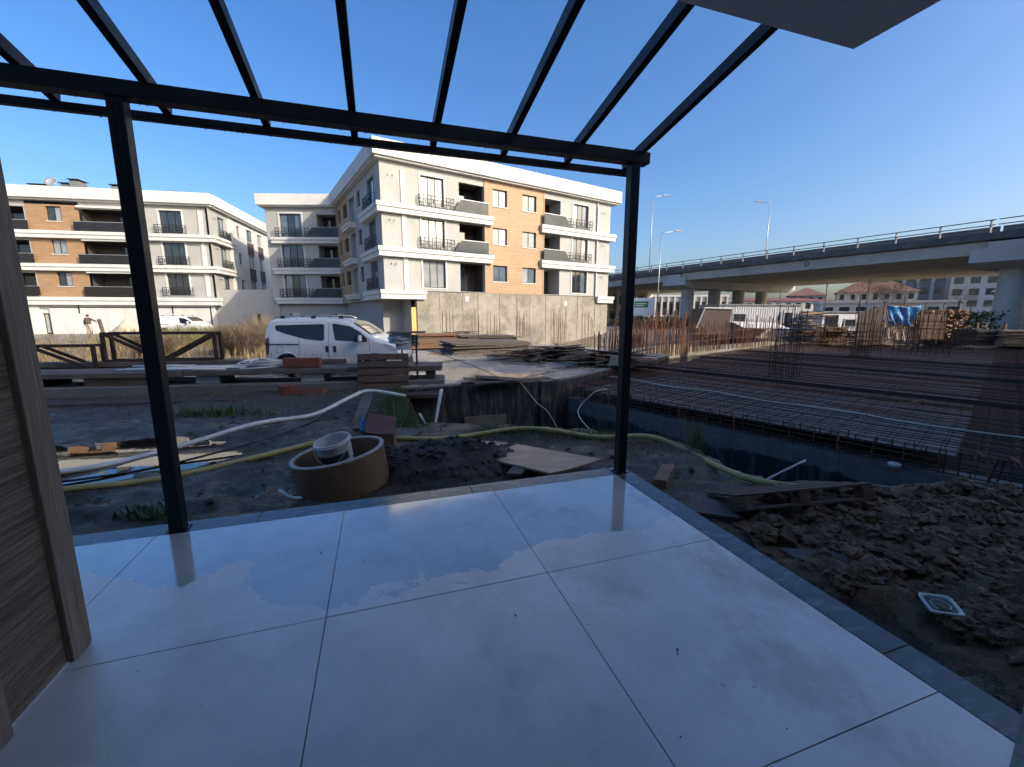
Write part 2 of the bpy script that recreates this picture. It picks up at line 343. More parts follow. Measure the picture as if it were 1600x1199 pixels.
def m_clad(name, c0, c1, c2, az):
    """horizontal planks along the facade: rows by height, boards staggered, grain"""
    m, nt, b = nodes(name); v = coord(nt, (1, 1, 1), (0, 0, R(az - 90)))
    br = nt.nodes.new('ShaderNodeTexBrick'); x = sepz(nt, v); cb = nt.nodes.new('ShaderNodeCombineXYZ'); L(nt, x[0], cb.inputs[0]); L(nt, x[2], cb.inputs[1])
    L(nt, cb.outputs[0], br.inputs['Vector']); br.inputs['Scale'].default_value = 1; br.inputs['Brick Width'].default_value = 1.25; br.inputs['Row Height'].default_value = .185
    br.inputs['Mortar Size'].default_value = .006; br.inputs['Color1'].default_value = (*c0, 1); br.inputs['Color2'].default_value = (*c1, 1); br.inputs['Mortar'].default_value = (*tuple(k * .35 for k in c0), 1)
    n = tnoise(nt, coord(nt, (1.2, 1.2, 24), (0, 0, R(az - 90))), 1.5, 7, .7, .4)
    base = mix(nt, ramp(nt, n, [(.38, .75), (.62, 0.0)]), br.outputs['Color'], c2)
    L(nt, base, b.inputs['Base Color']); b.inputs['Roughness'].default_value = .7; bump(nt, b, br.outputs['Fac'], -.3, .01); return m
M['clad_main'] = m_clad('honey_plank_cladding', (.39, .265, .16), (.45, .315, .197), (.29, .185, .106), 57.2)
M['clad_side'] = m_clad('side_plank_cladding', (.39, .265, .16), (.45, .315, .197), (.29, .185, .106), -32.8)  # same plank colours as the front, turned along the left face
M['clad_left'] = m_clad('walnut_plank_cladding', (.36, .225, .125), (.42, .27, .155), (.22, .13, .07), 80)
def m_wall_conc():
    m, nt, b = nodes('patchy_cast_wall'); v = coord(nt); n1 = tnoise(nt, v, .55, 8, .7, .5); n2 = tnoise(nt, v, 3.5, 6, .7)
    base = ramp(nt, n1, [(.36, (.17, .15, .115)), (.5, (.30, .275, .222)), (.62, (.35, .325, .27))])
    base = mix(nt, .35, base, ramp(nt, n2, [(.35, (.14, .128, .10)), (.65, (.34, .315, .265))]))
    L(nt, base, b.inputs['Base Color']); b.inputs['Roughness'].default_value = .9; bump(nt, b, n2, .4, .04); return m
M['cast_wall'] = m_wall_conc()
def m_bitumen(name, z_top, h, light):
    """concrete upstand above, tar coat painted below with a ragged edge, worn patches"""
    m, nt, b = nodes(name); v = coord(nt); x = sepz(nt, v); n1 = tnoise(nt, v, 1.1, 7, .7); n2 = tnoise(nt, v, 4, 7, .7); n3 = tnoise(nt, coord(nt, (3, 3, .5)), 3, 6, .7)
    tar = mix(nt, ramp(nt, n3, [(.48, 0.0), (.66, .8)]), (.012, .013, .017), (.10, .105, .115))
    tar = mix(nt, ramp(nt, n1, [(.55, 0.0), (.62, .7)]), tar, (.12, .10, .075))
    conc = ramp(nt, n2, [(.3, tuple(c * .55 for c in light)), (.7, light)])
    e = mth(nt, 'ADD', x[2], mth(nt, 'MULTIPLY', mth(nt, 'SUBTRACT', n1, .5), h))
    base = mix(nt, ramp(nt, mth(nt, 'ADD', mth(nt, 'SUBTRACT', e, z_top), .5), [(.48, 0.0), (.52, 1.0)]), tar, conc)
    L(nt, base, b.inputs['Base Color']); L(nt, ramp(nt, n2, [(.3, .75), (.7, .45)]), b.inputs['Roughness']); bump(nt, b, n2, .3, .02); return m
M['tar_slab'] = m_bitumen('tarred_slab_wall', .35, .1, (.30, .29, .27)); M['tar_mat'] = m_bitumen('tarred_basement_wall', -1.12, .55, (.17, .16, .15))
def m_slab():
    m, nt, b = nodes('wet_site_slab'); v = coord(nt); n1 = tnoise(nt, v, .35, 7, .65, .6); n2 = tnoise(nt, v, 6, 7, .7); n3 = tnoise(nt, v, .55, 5, .6)
    base = ramp(nt, n1, [(.3, (.20, .185, .165)), (.6, (.31, .285, .25))]); base = mix(nt, .4, base, ramp(nt, n2, [(.3, (.15, .135, .12)), (.7, (.36, .33, .29))]))
    L(nt, base, b.inputs['Base Color']); L(nt, ramp(nt, n3, [(.46, .65), (.56, .09)]), b.inputs['Roughness']); bump(nt, b, n2, .25, .012); return m
M['slab'] = m_slab()
def m_van():
    m, nt, b = nodes('dirty_white_paint'); v = coord(nt); x = sepz(nt, v); n1 = tnoise(nt, coord(nt, (6, 6, 1.2)), 3, 6, .7); n2 = tnoise(nt, v, 20, 4)
    band = mth(nt, 'SUBTRACT', 1.0, mth(nt, 'ABSOLUTE', mth(nt, 'MULTIPLY', mth(nt, 'SUBTRACT', x[2], .60), 5.0)))
    fac = mth(nt, 'MULTIPLY', ramp(nt, band, [(0, 0.0), (.9, 1.0)]), ramp(nt, n1, [(.38, 0.0), (.66, .7)]))
    low = ramp(nt, x[2], [(.2, .5), (.5, .05)]); base = mix(nt, mth(nt, 'MAXIMUM', fac, low), (.70, .71, .72), (.20, .165, .11))
    L(nt, base, b.inputs['Base Color']); L(nt, ramp(nt, n2, [(.3, .22), (.7, .36)]), b.inputs['Roughness']); b.inputs['Coat Weight'].default_value = .3; return m
M['van'] = m_van()
def m_ribbed():
    m, nt, b = nodes('ribbed_cabin_sheet'); v = coord(nt, (1, 1, 1), (0, 0, .6)); w = nt.nodes.new('ShaderNodeTexWave'); w.inputs['Scale'].default_value = 2.2; w.wave_profile = 'SIN'; L(nt, v, w.inputs['Vector'])
    n = tnoise(nt, coord(nt, (2, 2, .4)), 2, 6, .7); L(nt, ramp(nt, n, [(.3, (.27, .27, .285)), (.65, (.40, .40, .42))]), b.inputs['Base Color']); b.inputs['Roughness'].default_value = .5; bump(nt, b, w.outputs['Fac'], .6, .05); return m
M['ribbed'] = m_ribbed()

# ------------------------------------------------------------------ ground
def seg_d(px, py, a, b):
    ax, ay = a; bx, by = b; dx, dy = bx - ax, by - ay; t = max(0, min(1, ((px - ax) * dx + (py - ay) * dy) / (dx * dx + dy * dy + 1e-9)))
    return math.hypot(px - ax - t * dx, py - ay - t * dy)
def inside(px, py, poly):
    r = False; n = len(poly)
    for i in range(n):
        (ax, ay), (bx, by) = poly[i], poly[(i + 1) % n]
        if (ay > py) != (by > py) and px < (bx - ax) * (py - ay) / (by - ay) + ax: r = not r
    return r
LOW = [(-2.5, 9.75), (-2.15, 8.0), (-1.75, 6.75), (-.6, 6.55), (.6, 6.5), (1.5, 6.1), (2.35, 5.5), (2.55, 4.75), (3.0, 4.35), (3.8, 4.25), (4.7, 3.95), (6.0, 2.9), (9.8, -.8), (32, 18), (29, 23.6), (18.5, 27.2),
       (9.2, 39.5), (-1.5, 33.0), (2.0, 24.5), (-4.5, 24.0), (-8.8, 24.0), (-8.8, 12.0), (-3.2, 11.6)]
def sstep(t): t = max(0, min(1, t)); return t * t * (3 - 2 * t)
def gz(x, y):
    near = max(0, 1 - math.hypot(x, y - 4) / 16)
    z = -.27 - .12 * sstep((y - 6.2) / 1.6) * sstep((-1.0 - x) / 2.0) * sstep((9.3 - y) / 1.0)
    z += (noise.fractal((x * .45, y * .45, 3.1), 1, 2, 4) * .05 + noise.fractal((x * 1.1, y * 3.4, 9.7), .85, 2, 5) * .045) * (.25 + near)
    if near > .2: z += noise.fractal((x * 6.5, y * 6.5, 1.7), .8, 2, 5) * .02
    # hollow that holds the puddles
    q = ((x + 5.7) / 2.6) ** 2 + ((y - 4.95 - .12 * (x + 5.6)) / 1.45) ** 2
    if q < 1: z = z + (-.285 - z) * .62 * (1 - q) ** .5
    q = ((x + 5.7) / 2.5) ** 2 + ((y - 4.95 - .12 * (x + 5.6)) / 1.35) ** 2
    z -= .095 * max(0, 1 - q) ** .5 if q < 1 else 0
    if -4 < x < 12 and 0 < y < 42 or inside(x, y, LOW):
        ins = inside(x, y, LOW); d = min(seg_d(x, y, LOW[i], LOW[(i + 1) % len(LOW)]) for i in range(len(LOW)))
        z -= 1.75 * (sstep((d + .12) / .75) if ins else sstep((.12 - d) / .75) * .2)
    if y > 60: z -= 0.0
    return z
def axis(lo, hi, step, far, grow=1.28):
    a = [lo + step * i for i in range(int(round((hi - lo) / step)) + 1)]
    s = step; p = lo
    left = []
    while p > -far: s *= grow; p -= s; left.append(p)
    s = step; p = hi; right = []
    while p < far: s *= grow; p += s; right.append(p)
    return left[::-1] + a + right
xs = axis(-8.5, 7.5, .075, 4000); ys = axis(1.0, 11.0, .075, 4000)
g = MB(); g.v = [(x, y, gz(x, y)) for y in ys for x in xs]; nx = len(xs)
g.f = [(j * nx + i, j * nx + i + 1, (j + 1) * nx + i + 1, (j + 1) * nx + i) for j in range(len(ys) - 1) for i in range(nx - 1)]
tag(g.build('ground', M['mud'], smooth=True, fix=False), 'dark wet muddy yard around the terrace', kind='structure')
pw = MB(); pw.quad((-8.8, 3.4, -.338), (-2.9, 3.4, -.338), (-2.9, 6.6, -.338), (-8.8, 6.6, -.338))
tag(pw.build('puddle', M['water']), 'shallow rain puddle in the mud beyond the first post', kind='structure')

# ------------------------------------------------------------------ terrace
tf = MB().box((-6.0, -2.6, -.32), (2.245, 3.405, -.022)).build('terrace_floor', M['concrete'], local=True)
tf.rotation_euler = (0, 0, TA); WM[tf.name] = TM.copy(); tag(tf, 'terrace paved with large grey tiles', kind='structure')
UJ = [-6.32, -5.123, -3.923, -2.724, -1.524, -.323, .876, 2.078]; VJ = [-2.76, -1.56, -.36, .842, 2.046, 3.246]
for i in range(len(UJ) - 1):
    for j in range(len(VJ) - 1):
        g_ = .0022; dz = random.uniform(-.0012, .0012)
        o = MB().box((UJ[i] + g_, max(-2.6, VJ[j]) + g_, -.018), (UJ[i + 1] - g_, VJ[j + 1] - g_, dz)).build('tile', M['tile'], tf, local=True, bevel=.0012)
ku = [-6.0, -4.3, -2.66, -.922, .70, 2.082]
for i in range(len(ku) - 1):
    MB().box((ku[i] + .0015, 3.2485, -.04), (ku[i + 1] - .0015, 3.43, -.004)).build('kerb_stone', M['kerb'], tf, local=True, bevel=.004)
kv = [3.43, 1.042, -.6, -2.5]
for i in range(len(kv) - 1):
    MB().box((2.0845, kv[i + 1] + .0015, -.04), (2.262, kv[i] - .0015, -.004)).build('kerb_stone', M['kerb'], tf, local=True, bevel=.004)

# ------------------------------------------------------------------ the building the terrace belongs to (its shade covers the yard)
OB = thing('terrace_building', 'building over the terrace with wood-look wall and grey overhanging slab', 'building', T(0, -3, -.3))
def ob(name, mat, lo, hi, bevel=0, parent=None): return tbox(lo, hi).build(name, M[mat], parent or OB, bevel=bevel)
ob('wall', 'plaster_grey', (-11, -12, -.3), (-1.40, 2.19, 2.9))
ob('wall', 'plaster_white', (-1.40, -12, -.3), (1.70, -1.4, 2.9))
ob('wall', 'plaster_rough', (1.715, -12, -.3), (60, .52, 2.9))
ob('balcony_slab', 'soffit', (.75, -.61, 2.902), (2.5, 1.80, 3.25))
ob('upper_storeys', 'plaster_white', (-11, -14, 2.902), (60, -4.0, 13.2))
ob('parapet', 'plaster_white', (-11, -.95, 2.902), (60, -.62, 3.72))
ob('flat_roof', 'concrete', (-11, -3.998, 2.902), (60, -.952, 3.0))
ob('wood_wall', 'siding', (-1.398, -2.59, .003), (-1.372, 2.085, 2.9))
for i in range(12):                                   # broad siding boards, each a lap of its own
    ob('siding_board', 'siding', (-1.371, -2.58, .012 + i * .24), (-1.362, 2.086, .012 + i * .24 + .2385), bevel=.002)
ob('corner_trim', 'trim', (-1.371, 2.088, .004), (-1.338, 2.202, 2.899), bevel=.004)
ob('corner_trim', 'trim', (-1.3705, 2.204, .004), (-1.342, 2.216, 2.899), bevel=.003)
ob('corner_trim', 'trim', (-1.361, 1.62, .004), (-1.325, 1.752, 2.899), bevel=.006)
ob('skirting_strip', 'pvc_white', (-1.361, 1.76, .001), (-1.354, 2.084, .012))

# ------------------------------------------------------------------ pergola
PG = thing('pergola', 'dark grey steel pergola standing on the terrace edge', 'pergola', T(.4, 3.29, 0), TA)
def pg(name, mb, bevel=.004): return mb.build(name, M['steel_dark'], PG, bevel=bevel)
for u in (-1.415, 2.155):
    p_ = pg('post', tbox((u - .043, 3.258, -.002), (u + .043, 3.344, 2.769)))
    for dx in (-.016, .016):                         # shallow ribs on the tube faces
        tbox((u + dx - .004, 3.254, .01), (u + dx + .004, 3.2575, 2.73)).build('rib', M['steel_dark'], p_)
    tbox((u - .06, 3.249, -.003), (u + .06, 3.361, .004)).build('base_plate', M['steel_dark'], p_)
pg('front_beam', tbox((-5.5, 3.25, 2.77), (2.285, 3.35, 2.862)))
pg('end_beam', tbox((-5.5, 3.56, 2.766), (2.285, 3.61, 2.816)))
SL = .197
for u in [2.235 - .583 * k for k in range(11)]:
    a = T(u, 3.578, 2.862 - SL * .228 + .03); ve = 1.803 if u > .74 else -.615; b = T(u, ve, 2.862 + SL * (3.35 - ve) + .03)
    pg('rafter', MB().bar(a, b, .05, .08))

dp_ = MB(); ico = bmesh.new(); bmesh.ops.create_icosphere(ico, subdivisions=1, radius=1); iv0 = [v.co.copy() for v in ico.verts]; ix0 = [tuple(v.index for v in f.verts) for f in ico.faces]; ico.free()
for _ in range(170):
    vv, zz = random.choice(((3.262, 2.769), (3.342, 2.769), (3.572, 2.765), (3.602, 2.765))); q = T(random.uniform(-2.6, 2.25), vv + random.gauss(0, .004), zz - .002); r_ = random.uniform(.002, .0042); dp_.add([q + Vector((v.x, v.y, v.z * 1.3)) * r_ for v in iv0], ix0)
tag(dp_.build('water_drops', M['glass_blue'], PG, smooth=True, fix=False), kind='stuff')
for u in (-1.415, 2.155):
    for du, dv in ((-.055, 0), (.055, 0)): MB().lathe([(.007, -.002), (.007, .010), (.001, .012)], 6, Matrix.Translation(T(u + du, 3.3, 0))).build('bolt', M['galv'], PG)

# ------------------------------------------------------------------ site slab with tarred front
SLAB = [(-2.62, 9.62), (1.28, 10.96), (1.9, 11.6), (6.7, 17.6), (3.5, 23), (-4, 25), (-9.5, 25), (-9.5, 11.3), (-3.0, 10.95)]
s_ = MB().prism(SLAB, -2.3, -.215).build('site_slab', M['tar_slab'], origin=(0, 0, -.6)); tag(s_, 'raised concrete site slab with black tarred side', kind='structure')
MB().prism([(x, y) for x, y in SLAB], -.214, -.198).build('slab_top', M['slab'], s_)
# shallow tarred piers and a broken patch of render on the slab front
F1 = Frame((-2.62, 9.62), 71.0)
fbox(F1, 3.55, 3.9, .001, .07, -2.2, -.22).build('pier', M['tar_slab'], s_)
fbox(F1, 1.5, 2.6, .001, .05, -2.1, -1.05).build('render_patch', M['concrete_dark'], s_)
fbox(F1, 2.9, 3.9, -.35, -.02, -.197, -.175).build('edge_board', M['board_dark'], s_)

# ------------------------------------------------------------------ rebar deck
MF = Frame((1.6, 10.8), 140.0, -1)                     # s along the near edge, o into the site
def mp(a, b, z): return MF.p(a, b, z)
fbox(MF, -.2, 11, .12, .5, -2.6, -.78)
bw = fbox(MF, -.3, 11, .16, .5, -2.6, -.76).build('basement_wall', M['tar_mat']); tag(bw, 'tarred concrete basement wall under the rebar deck', 'wall')
for k in range(2): fbox(MF, 2.1 + k * 3.6, 2.13 + k * 3.6, .15, .159, -2.2, -.80).build('pour_joint', M['tar_mat'], bw)
RD = thing('rebar_deck', 'large rusty rebar mesh deck over grey formwork sheets', 'rebar deck', mp(4, 8, -1.0))
def bl(b): return -min(2.0, .3 * b)                    # left edge of the deck as it runs back
def bfar(a): return 23 + .6 * (a + 1.7)
fbox(MF, -2.4, 13, .2, 32, -1.12, -1.08).build('beam_formwork', M['shutter_dark'], RD)
acuts = [(-2.0, .98), (1.0, 3.48), (3.5, 5.48), (5.5, 7.0), (7.9, 10.28), (10.3, 12.6)]; bcuts = [(.32, 4.65), (5.15, 9.65), (10.15, 14.45), (14.95, 19.2), (19.8, 24.0), (24.6, 29.5)]
for a0, a1 in acuts:
    for b0, b1 in bcuts:
        if b0 > bfar(a0): continue
        lo = max(a0, bl(b0) + .1)
        if a1 - lo < .3: continue
        fbox(MF, lo, a1, b0, min(b1, bfar(a0) + .5), -.53, -.50).build('formwork_panel', M['deck_sheet'], RD)
rod_mb = MB(); rod_mb.lathe([(1, 0), (1, 1)], 5); rod_mb.f += [(4, 3, 2, 1, 0), (5, 6, 7, 8, 9)]
rod_me = bpy.data.meshes.new('rod'); rod_me.from_pydata(rod_mb.v, [], rod_mb.f); rod_me.materials.append(M['rust_dark'])
rod_rust = rod_me.copy(); rod_rust.materials.clear(); rod_rust.materials.append(M['rust'])
def rod(name, a, b, r, parent, me=None):
    a = Vector(a); b = Vector(b); d = b - a
    m = Matrix.Translation(a) @ d.to_track_quat('Z', 'Y').to_matrix().to_4x4() @ Matrix.Diagonal((r, r, d.length, 1))
    return link(name, me or rod_me, parent, wm(parent).inverted() @ m)
nb = 0
a = -2.0
while a < 12.4:                                       # bars running back
    b0 = .1 if a > -.05 else abs(a) / .3
    if a > -.05 or b0 < 6.5:
        j = random.uniform(-.03, .03); rod('bar', mp(a + j, b0, -.40), mp(a + random.uniform(-.10, .10), bfar(a), -.40), .0105, RD, rod_rust if random.random() < .2 else rod_me); nb += 1
    a += .33
b = .15
while b < 27:                                          # bars running across; rows thin out where the camera cannot part them
    a1 = 12.6 if b < 22 else 12.6
    j = random.uniform(-.04, .04); rod('bar', mp(bl(b), b + j, -.385), mp(a1, b + random.uniform(-.06, .06), -.385), .0095, RD, rod_rust if random.random() < .5 else rod_me); nb += 1
    b += .185 if b < 8 else (.24 if b < 16 else .36)
und = MB()                                             # lower layer and stirrups of the beam cages
for k in range(70): und.tube([mp(-.02 + k * .18, .2, -.47), mp(-.02 + k * .18 + random.uniform(-.05, .05), 14, -.47)], .007, 4)
for a0 in (7.45,):
    for k in range(80): b_ = .3 + k * .3; und.tube([mp(a0 - .24, b_, -.42), mp(a0 - .24, b_, -.9), mp(a0 + .24, b_, -.9), mp(a0 + .24, b_, -.42)], .006, 4)
for b0 in (4.9, 9.9, 14.7):
    for k in range(70):
        a_ = -1.4 + k * .2; und.tube([mp(a_, b0 - .24, -.36), mp(a_, b0 - .24, -.9), mp(a_, b0 + .24, -.9), mp(a_, b0 + .24, -.36)], .006, 4)
    for o_ in (-.24, -.1, .1, .24): und.tube([mp(-1.4, b0 + o_, -.345), mp(12.6, b0 + o_, -.345)], .011, 5)
tag(und.build('lower_bars', M['rust_dark'], RD, fix=False), kind='stuff')
for k in range(84):                                    # upright edge bars with hooks along the near edge
    a_ = .06 + k * .125 + random.uniform(-.05, .05); t = random.uniform(-.06, .06)
    rod('edge_bar', mp(a_, .2, -.80), mp(a_ + t, .14, -.36 + random.uniform(-.03, .02)), .009, RD, rod_me if k % 3 else rod_rust)
for z in (-.46, -.55, -.64, -.73): rod('edge_bar', mp(-.1, .17, z), mp(11, .15, z + random.uniform(-.03, .03)), .0105, RD)
for z in (-.5, -.7): rod('edge_bar', mp(-.1, .5, z), mp(11, .5, z), .0105, RD)
for k in range(26):                                    # loose and lapped bars lying askew on the mesh
    a_, b_ = random.uniform(-.5, 9), random.uniform(.6, 12); an = random.choice((0, math.pi / 2)) + random.gauss(0, .16); l = random.uniform(.6, 2.2); rod('loose_bar', mp(a_ - l * math.cos(an), b_ - l * math.sin(an), -.365), mp(a_ + l * math.cos(an), b_ + l * math.sin(an), -.35), .010, RD, rod_rust if k % 2 else rod_me)
for a_ in (1.1, 2.9, 4.0, 5.6, 7.2, 7.5, 8.0):                # bent bars sticking out
    h = MB().tube([mp(a_, .3, -.38), mp(a_ + .05, .02, -.36), mp(a_ + .12, -.05, -.45), mp(a_ + .13, -.03, -.72)], .010, 6); h.build('bent_bar', M['rust'], RD)
cb = []
for k in range(26): a_ = -.35 + k * .36; cb.append(mp(a_, 2.1 - .02 * k + .10 * math.sin(k * .9), -.362))
tag(MB().tube(cb, .014, 6).build('cable', M['cable_pale'], origin=tuple(mp(4, 2, -.37))), 'pale cable lying across the rebar deck', 'cable')
sp_ = MB().lathe([(.03, .0), (.075, .0), (.08, .04), (.06, .05), (.03, .03)], 14, Matrix.Translation(mp(6.4, .08, -.76)), True).build('pipe_end', M['pvc_white'], origin=tuple(mp(6.4, .08, -.76)))
tag(sp_, 'white pipe end on the basement wall ledge', 'pipe')

def cage(loc, w, d, h, n, label, rz=.6, group='rebar column cages on the deck', rust=False, lean=.05, ties=None):
    c = thing('rebar_cage', label, 'rebar cage', loc, rz, group); me = rod_rust if rust else rod_me
    per = []
    for k in range(n):
        t = k / n * 2 * (w + d)
        if t < w: per.append((t - w / 2, -d / 2))
        elif t < w + d: per.append((w / 2, t - w - d / 2))
        elif t < 2 * w + d: per.append((w / 2 - (t - w - d), d / 2))
        else: per.append((-w / 2, d / 2 - (t - 2 * w - d)))
    Mx = wm(c)
    for x, y in per:
        rod('bar', Mx @ Vector((x, y, -.05)), Mx @ Vector((x + random.uniform(-lean, lean), y + random.uniform(-lean, lean), h * random.uniform(.82, 1.04))), .011, c, me)
    for z in (ties if ties is not None else [.12 * k for k in range(1, 6)] + [h * .5, h * .66]):
        q = [Mx @ Vector(v) for v in ((-w / 2, -d / 2, z), (w / 2, -d / 2, z), (w / 2, d / 2, z), (-w / 2, d / 2, z))]
        MB().tube(q + [q[0]], .008, 4).build('tie', M['rust'] if rust else M['rust_dark'], c)
    return c
cage((8.35, 12.54, -.40), .75, .55, 2.2, 14, 'tall rebar column cage standing alone nearest on the deck', .6)
cage((15.3, 18.1, -.40), .8, .5, 2.25, 14, 'rebar column cage standing mid deck before the timber heap')
cage((20.0, 20.2, -.40), 2.0, .4, 2.4, 22, 'wide rebar wall cage at the back of the deck before the tarpaulin', -.66)
cage((22.5, 21.6, -.40), 2.2, .3, 2.3, 20, 'leaning rebar wall cage in front of the stacked timber', -.66, lean=.25)
cage((17.6, 20.9, -.40), 1.6, .35, 1.6, 16, 'low rebar wall cage between two column cages on the deck', -.66)

# ------------------------------------------------------------------ starter bars
def starters(name_label, p0, p1, n, h, z=-.4, rust=True, off=.25, group='rows of rusty starter bars', tie=True):
    a_ = Vector((*p0, z)); b_ = Vector((*p1, z)); c = thing('starter_bars', name_label, 'rebar', tuple((a_ + b_) / 2), 0, group); d = b_ - a_; nrm = Vector((-d.y, d.x, 0)).normalized()
    for k in range(n):
        q = a_ + d * (k / max(1, n - 1)) + nrm * (off if k % 2 else 0) + Vector((random.uniform(-.04, .04), random.uniform(-.04, .04), 0))
        rod('bar', q, q + Vector((random.uniform(-.07, .07), random.uniform(-.07, .07), h * random.uniform(.75, 1.08))), .015, c, rod_rust if (rust and random.random() < .75) else rod_me)
    if tie:
        for zz in (h * .35, h * .6): rod('tie', a_ + Vector((0, 0, zz)), b_ + Vector((0, 0, zz + .03)), .009, c, rod_rust)
    return c
starters('row of starter bars rising beside the site slab corner', (2.9, 13.6), (5.4, 16.6), 40, 1.35)
starters('tallest thicket of starter bars before the dark trailer', (5.8, 17.6), (8.6, 20.2), 56, 2.05)
starters('row of starter bars in front of the brown bank', (8.6, 20.6), (12.2, 23.1), 56, 1.55)
starters('row of starter bars in front of the ribbed white cabin', (12.5, 23.3), (16.6, 25.6), 50, 1.75)
up = [fbox(Frame((4.9, 17.8), 47), 0, 5.2, -.35, 0, -1.9, -.02), fbox(Frame((9.2, 21.6), 57), 0, 9.5, -.35, 0, -1.9, -.22)]
tag(up[0].build('low_wall', M['cast_wall'], origin=(6.8, 19.6, -.4)), 'low sunlit concrete upstand behind the thicket of starter bars', 'wall')
tag(up[1].build('low_wall', M['cast_wall'], origin=(13, 24, -.4)), 'long low concrete upstand along the back edge of the deck', 'wall')

# ------------------------------------------------------------------ facades
FL = (3.15, 5.95, 8.75)                                # floor levels of the neighbouring blocks
def wall_open(fr, s0, s1, z0, z1, ops, t=.3):
    """wall sheet with openings cut out and reveals of depth t"""
    S = sorted({s0, s1} | {v for o in ops for v in o[:2] if s0 < v < s1}); Z = sorted({z0, z1} | {v for o in ops for v in o[2:4] if z0 < v < z1}); mb = MB()
    for i in range(len(S) - 1):
        for j in range(len(Z) - 1):
            cs, cz = (S[i] + S[i + 1]) / 2, (Z[j] + Z[j + 1]) / 2
            if any(o[0] < cs < o[1] and o[2] < cz < o[3] for o in ops): continue
            mb.quad(fr.p(S[i], 0, Z[j]), fr.p(S[i + 1], 0, Z[j]), fr.p(S[i + 1], 0, Z[j + 1]), fr.p(S[i], 0, Z[j + 1]))
    for a, b, c, d in [o[:4] for o in ops]:
        for (p, q) in (((a, c), (b, c)), ((b, c), (b, d)), ((b, d), (a, d)), ((a, d), (a, c))):
            mb.quad(fr.p(p[0], 0, p[1]), fr.p(q[0], 0, q[1]), fr.p(q[0], -t, q[1]), fr.p(p[0], -t, p[1]))
    return mb
def window(fr, b, s0, s1, z0, z1, n=2, o=-.14, gl='glass_blue', sill=True, fw=.06):
    mb = MB(); 
    fr.box(mb, s0, s1, o - .05, o, z1 - fw, z1); fr.box(mb, s0, s1, o - .05, o, z0, z0 + fw); fr.box(mb, s0, s0 + fw, o - .05, o, z0 + fw, z1 - fw); fr.box(mb, s1 - fw, s1, o - .05, o, z0 + fw, z1 - fw)
    w = (s1 - s0 - fw) / n
    for k in range(1, n): fr.box(mb, s0 + k * w, s0 + k * w + fw, o - .05, o - .002, z0 + fw, z1 - fw)
    wn_ = mb.build('window', M['iron'], b)
    for k in range(n):
        g_ = gl if isinstance(gl, str) else gl[k % len(gl)]
        if g_ == 'glass_blue' and random.random() < .3: g_ = random.choice(('glass_dark', 'glass_curtain'))
        fbox(fr, s0 + k * w + fw, s0 + (k + 1) * w, o - .035, o - .025, z0 + fw, z1 - fw).build('pane', M[g_], wn_)
    if sill: fbox(fr, s0 - .06, s1 + .06, -.1, .05, z0 - .07, z0 - .003).build('sill', M['plaster_white'], wn_)
    return wn_
def surround(fr, b, s0, s1, z0, z1, w=.13, o=.05):
    mb = MB(); fr.box(mb, s0 - w, s0 - .01, .002, o, z0, z1 + w); fr.box(mb, s1 + .01, s1 + w, .002, o, z0, z1 + w); fr.box(mb, s0 - .01, s1 + .01, .002, o, z1 + .01, z1 + w)
    return mb.build('window_surround', M['plaster_white'], b)
def railing(fr, b, s0, s1, z, h=.78, o=.30):
    mb = MB(); P = fr.p
    for zz in (.06, .3, .54, h): mb.bar(P(s0, o, z + zz), P(s1, o, z + zz), .035)
    n = max(3, int((s1 - s0) / .28)); w = (s1 - s0) / n
    for k in range(n + 1): mb.bar(P(s0 + k * w, o, z), P(s0 + k * w, o, z + h + .05), .035)
    for k in range(n):                                   # offset key pattern
        zz = .42 if k % 2 else .18; mb.bar(P(s0 + (k + .5) * w, o, z + zz - .12), P(s0 + (k + .5) * w, o, z + zz + .12), .03)
    for s in (s0, s1):
        for zz in (.06, .3, .54, h): mb.bar(P(s, 0, z + zz), P(s, o, z + zz), .03)
    return mb.build('railing', M['iron'], b)
def glass_guard(fr, b, s0, s1, z, slant=0, h=.85, o=.34, gl='glass_balcony', flip=False):
    P = fr.p; a0, a1 = (s0, s0 + slant) if not flip else (s0, s0); b0, b1 = (s1, s1) if not flip else (s1, s1 - slant)
    g_ = MB().hexa([P(a0, o - .01, z), P(b0, o - .01, z), P(b0, o + .01, z), P(a0, o + .01, z), P(a1, o - .01, z + h), P(b1, o - .01, z + h), P(b1, o + .01, z + h), P(a1, o + .01, z + h)]).build('glass_guard', M[gl], b)
    MB().bar(P(a1, o, z + h + .02), P(b1, o, z + h + .02), .05, .04).build('handrail', M['galv'], g_)
    return g_
def band(fr, b, s0, s1, z, o=.42, h=.6, name='balcony_band'):
    mb = MB(); fr.box(mb, s0, s1, -.05, o, z - h * .45, z); fr.box(mb, s0 + .06, s1 - .06, -.05, o - .08, z - h, z - h * .45 - .002); return mb.build(name, M['plaster_white'], b)
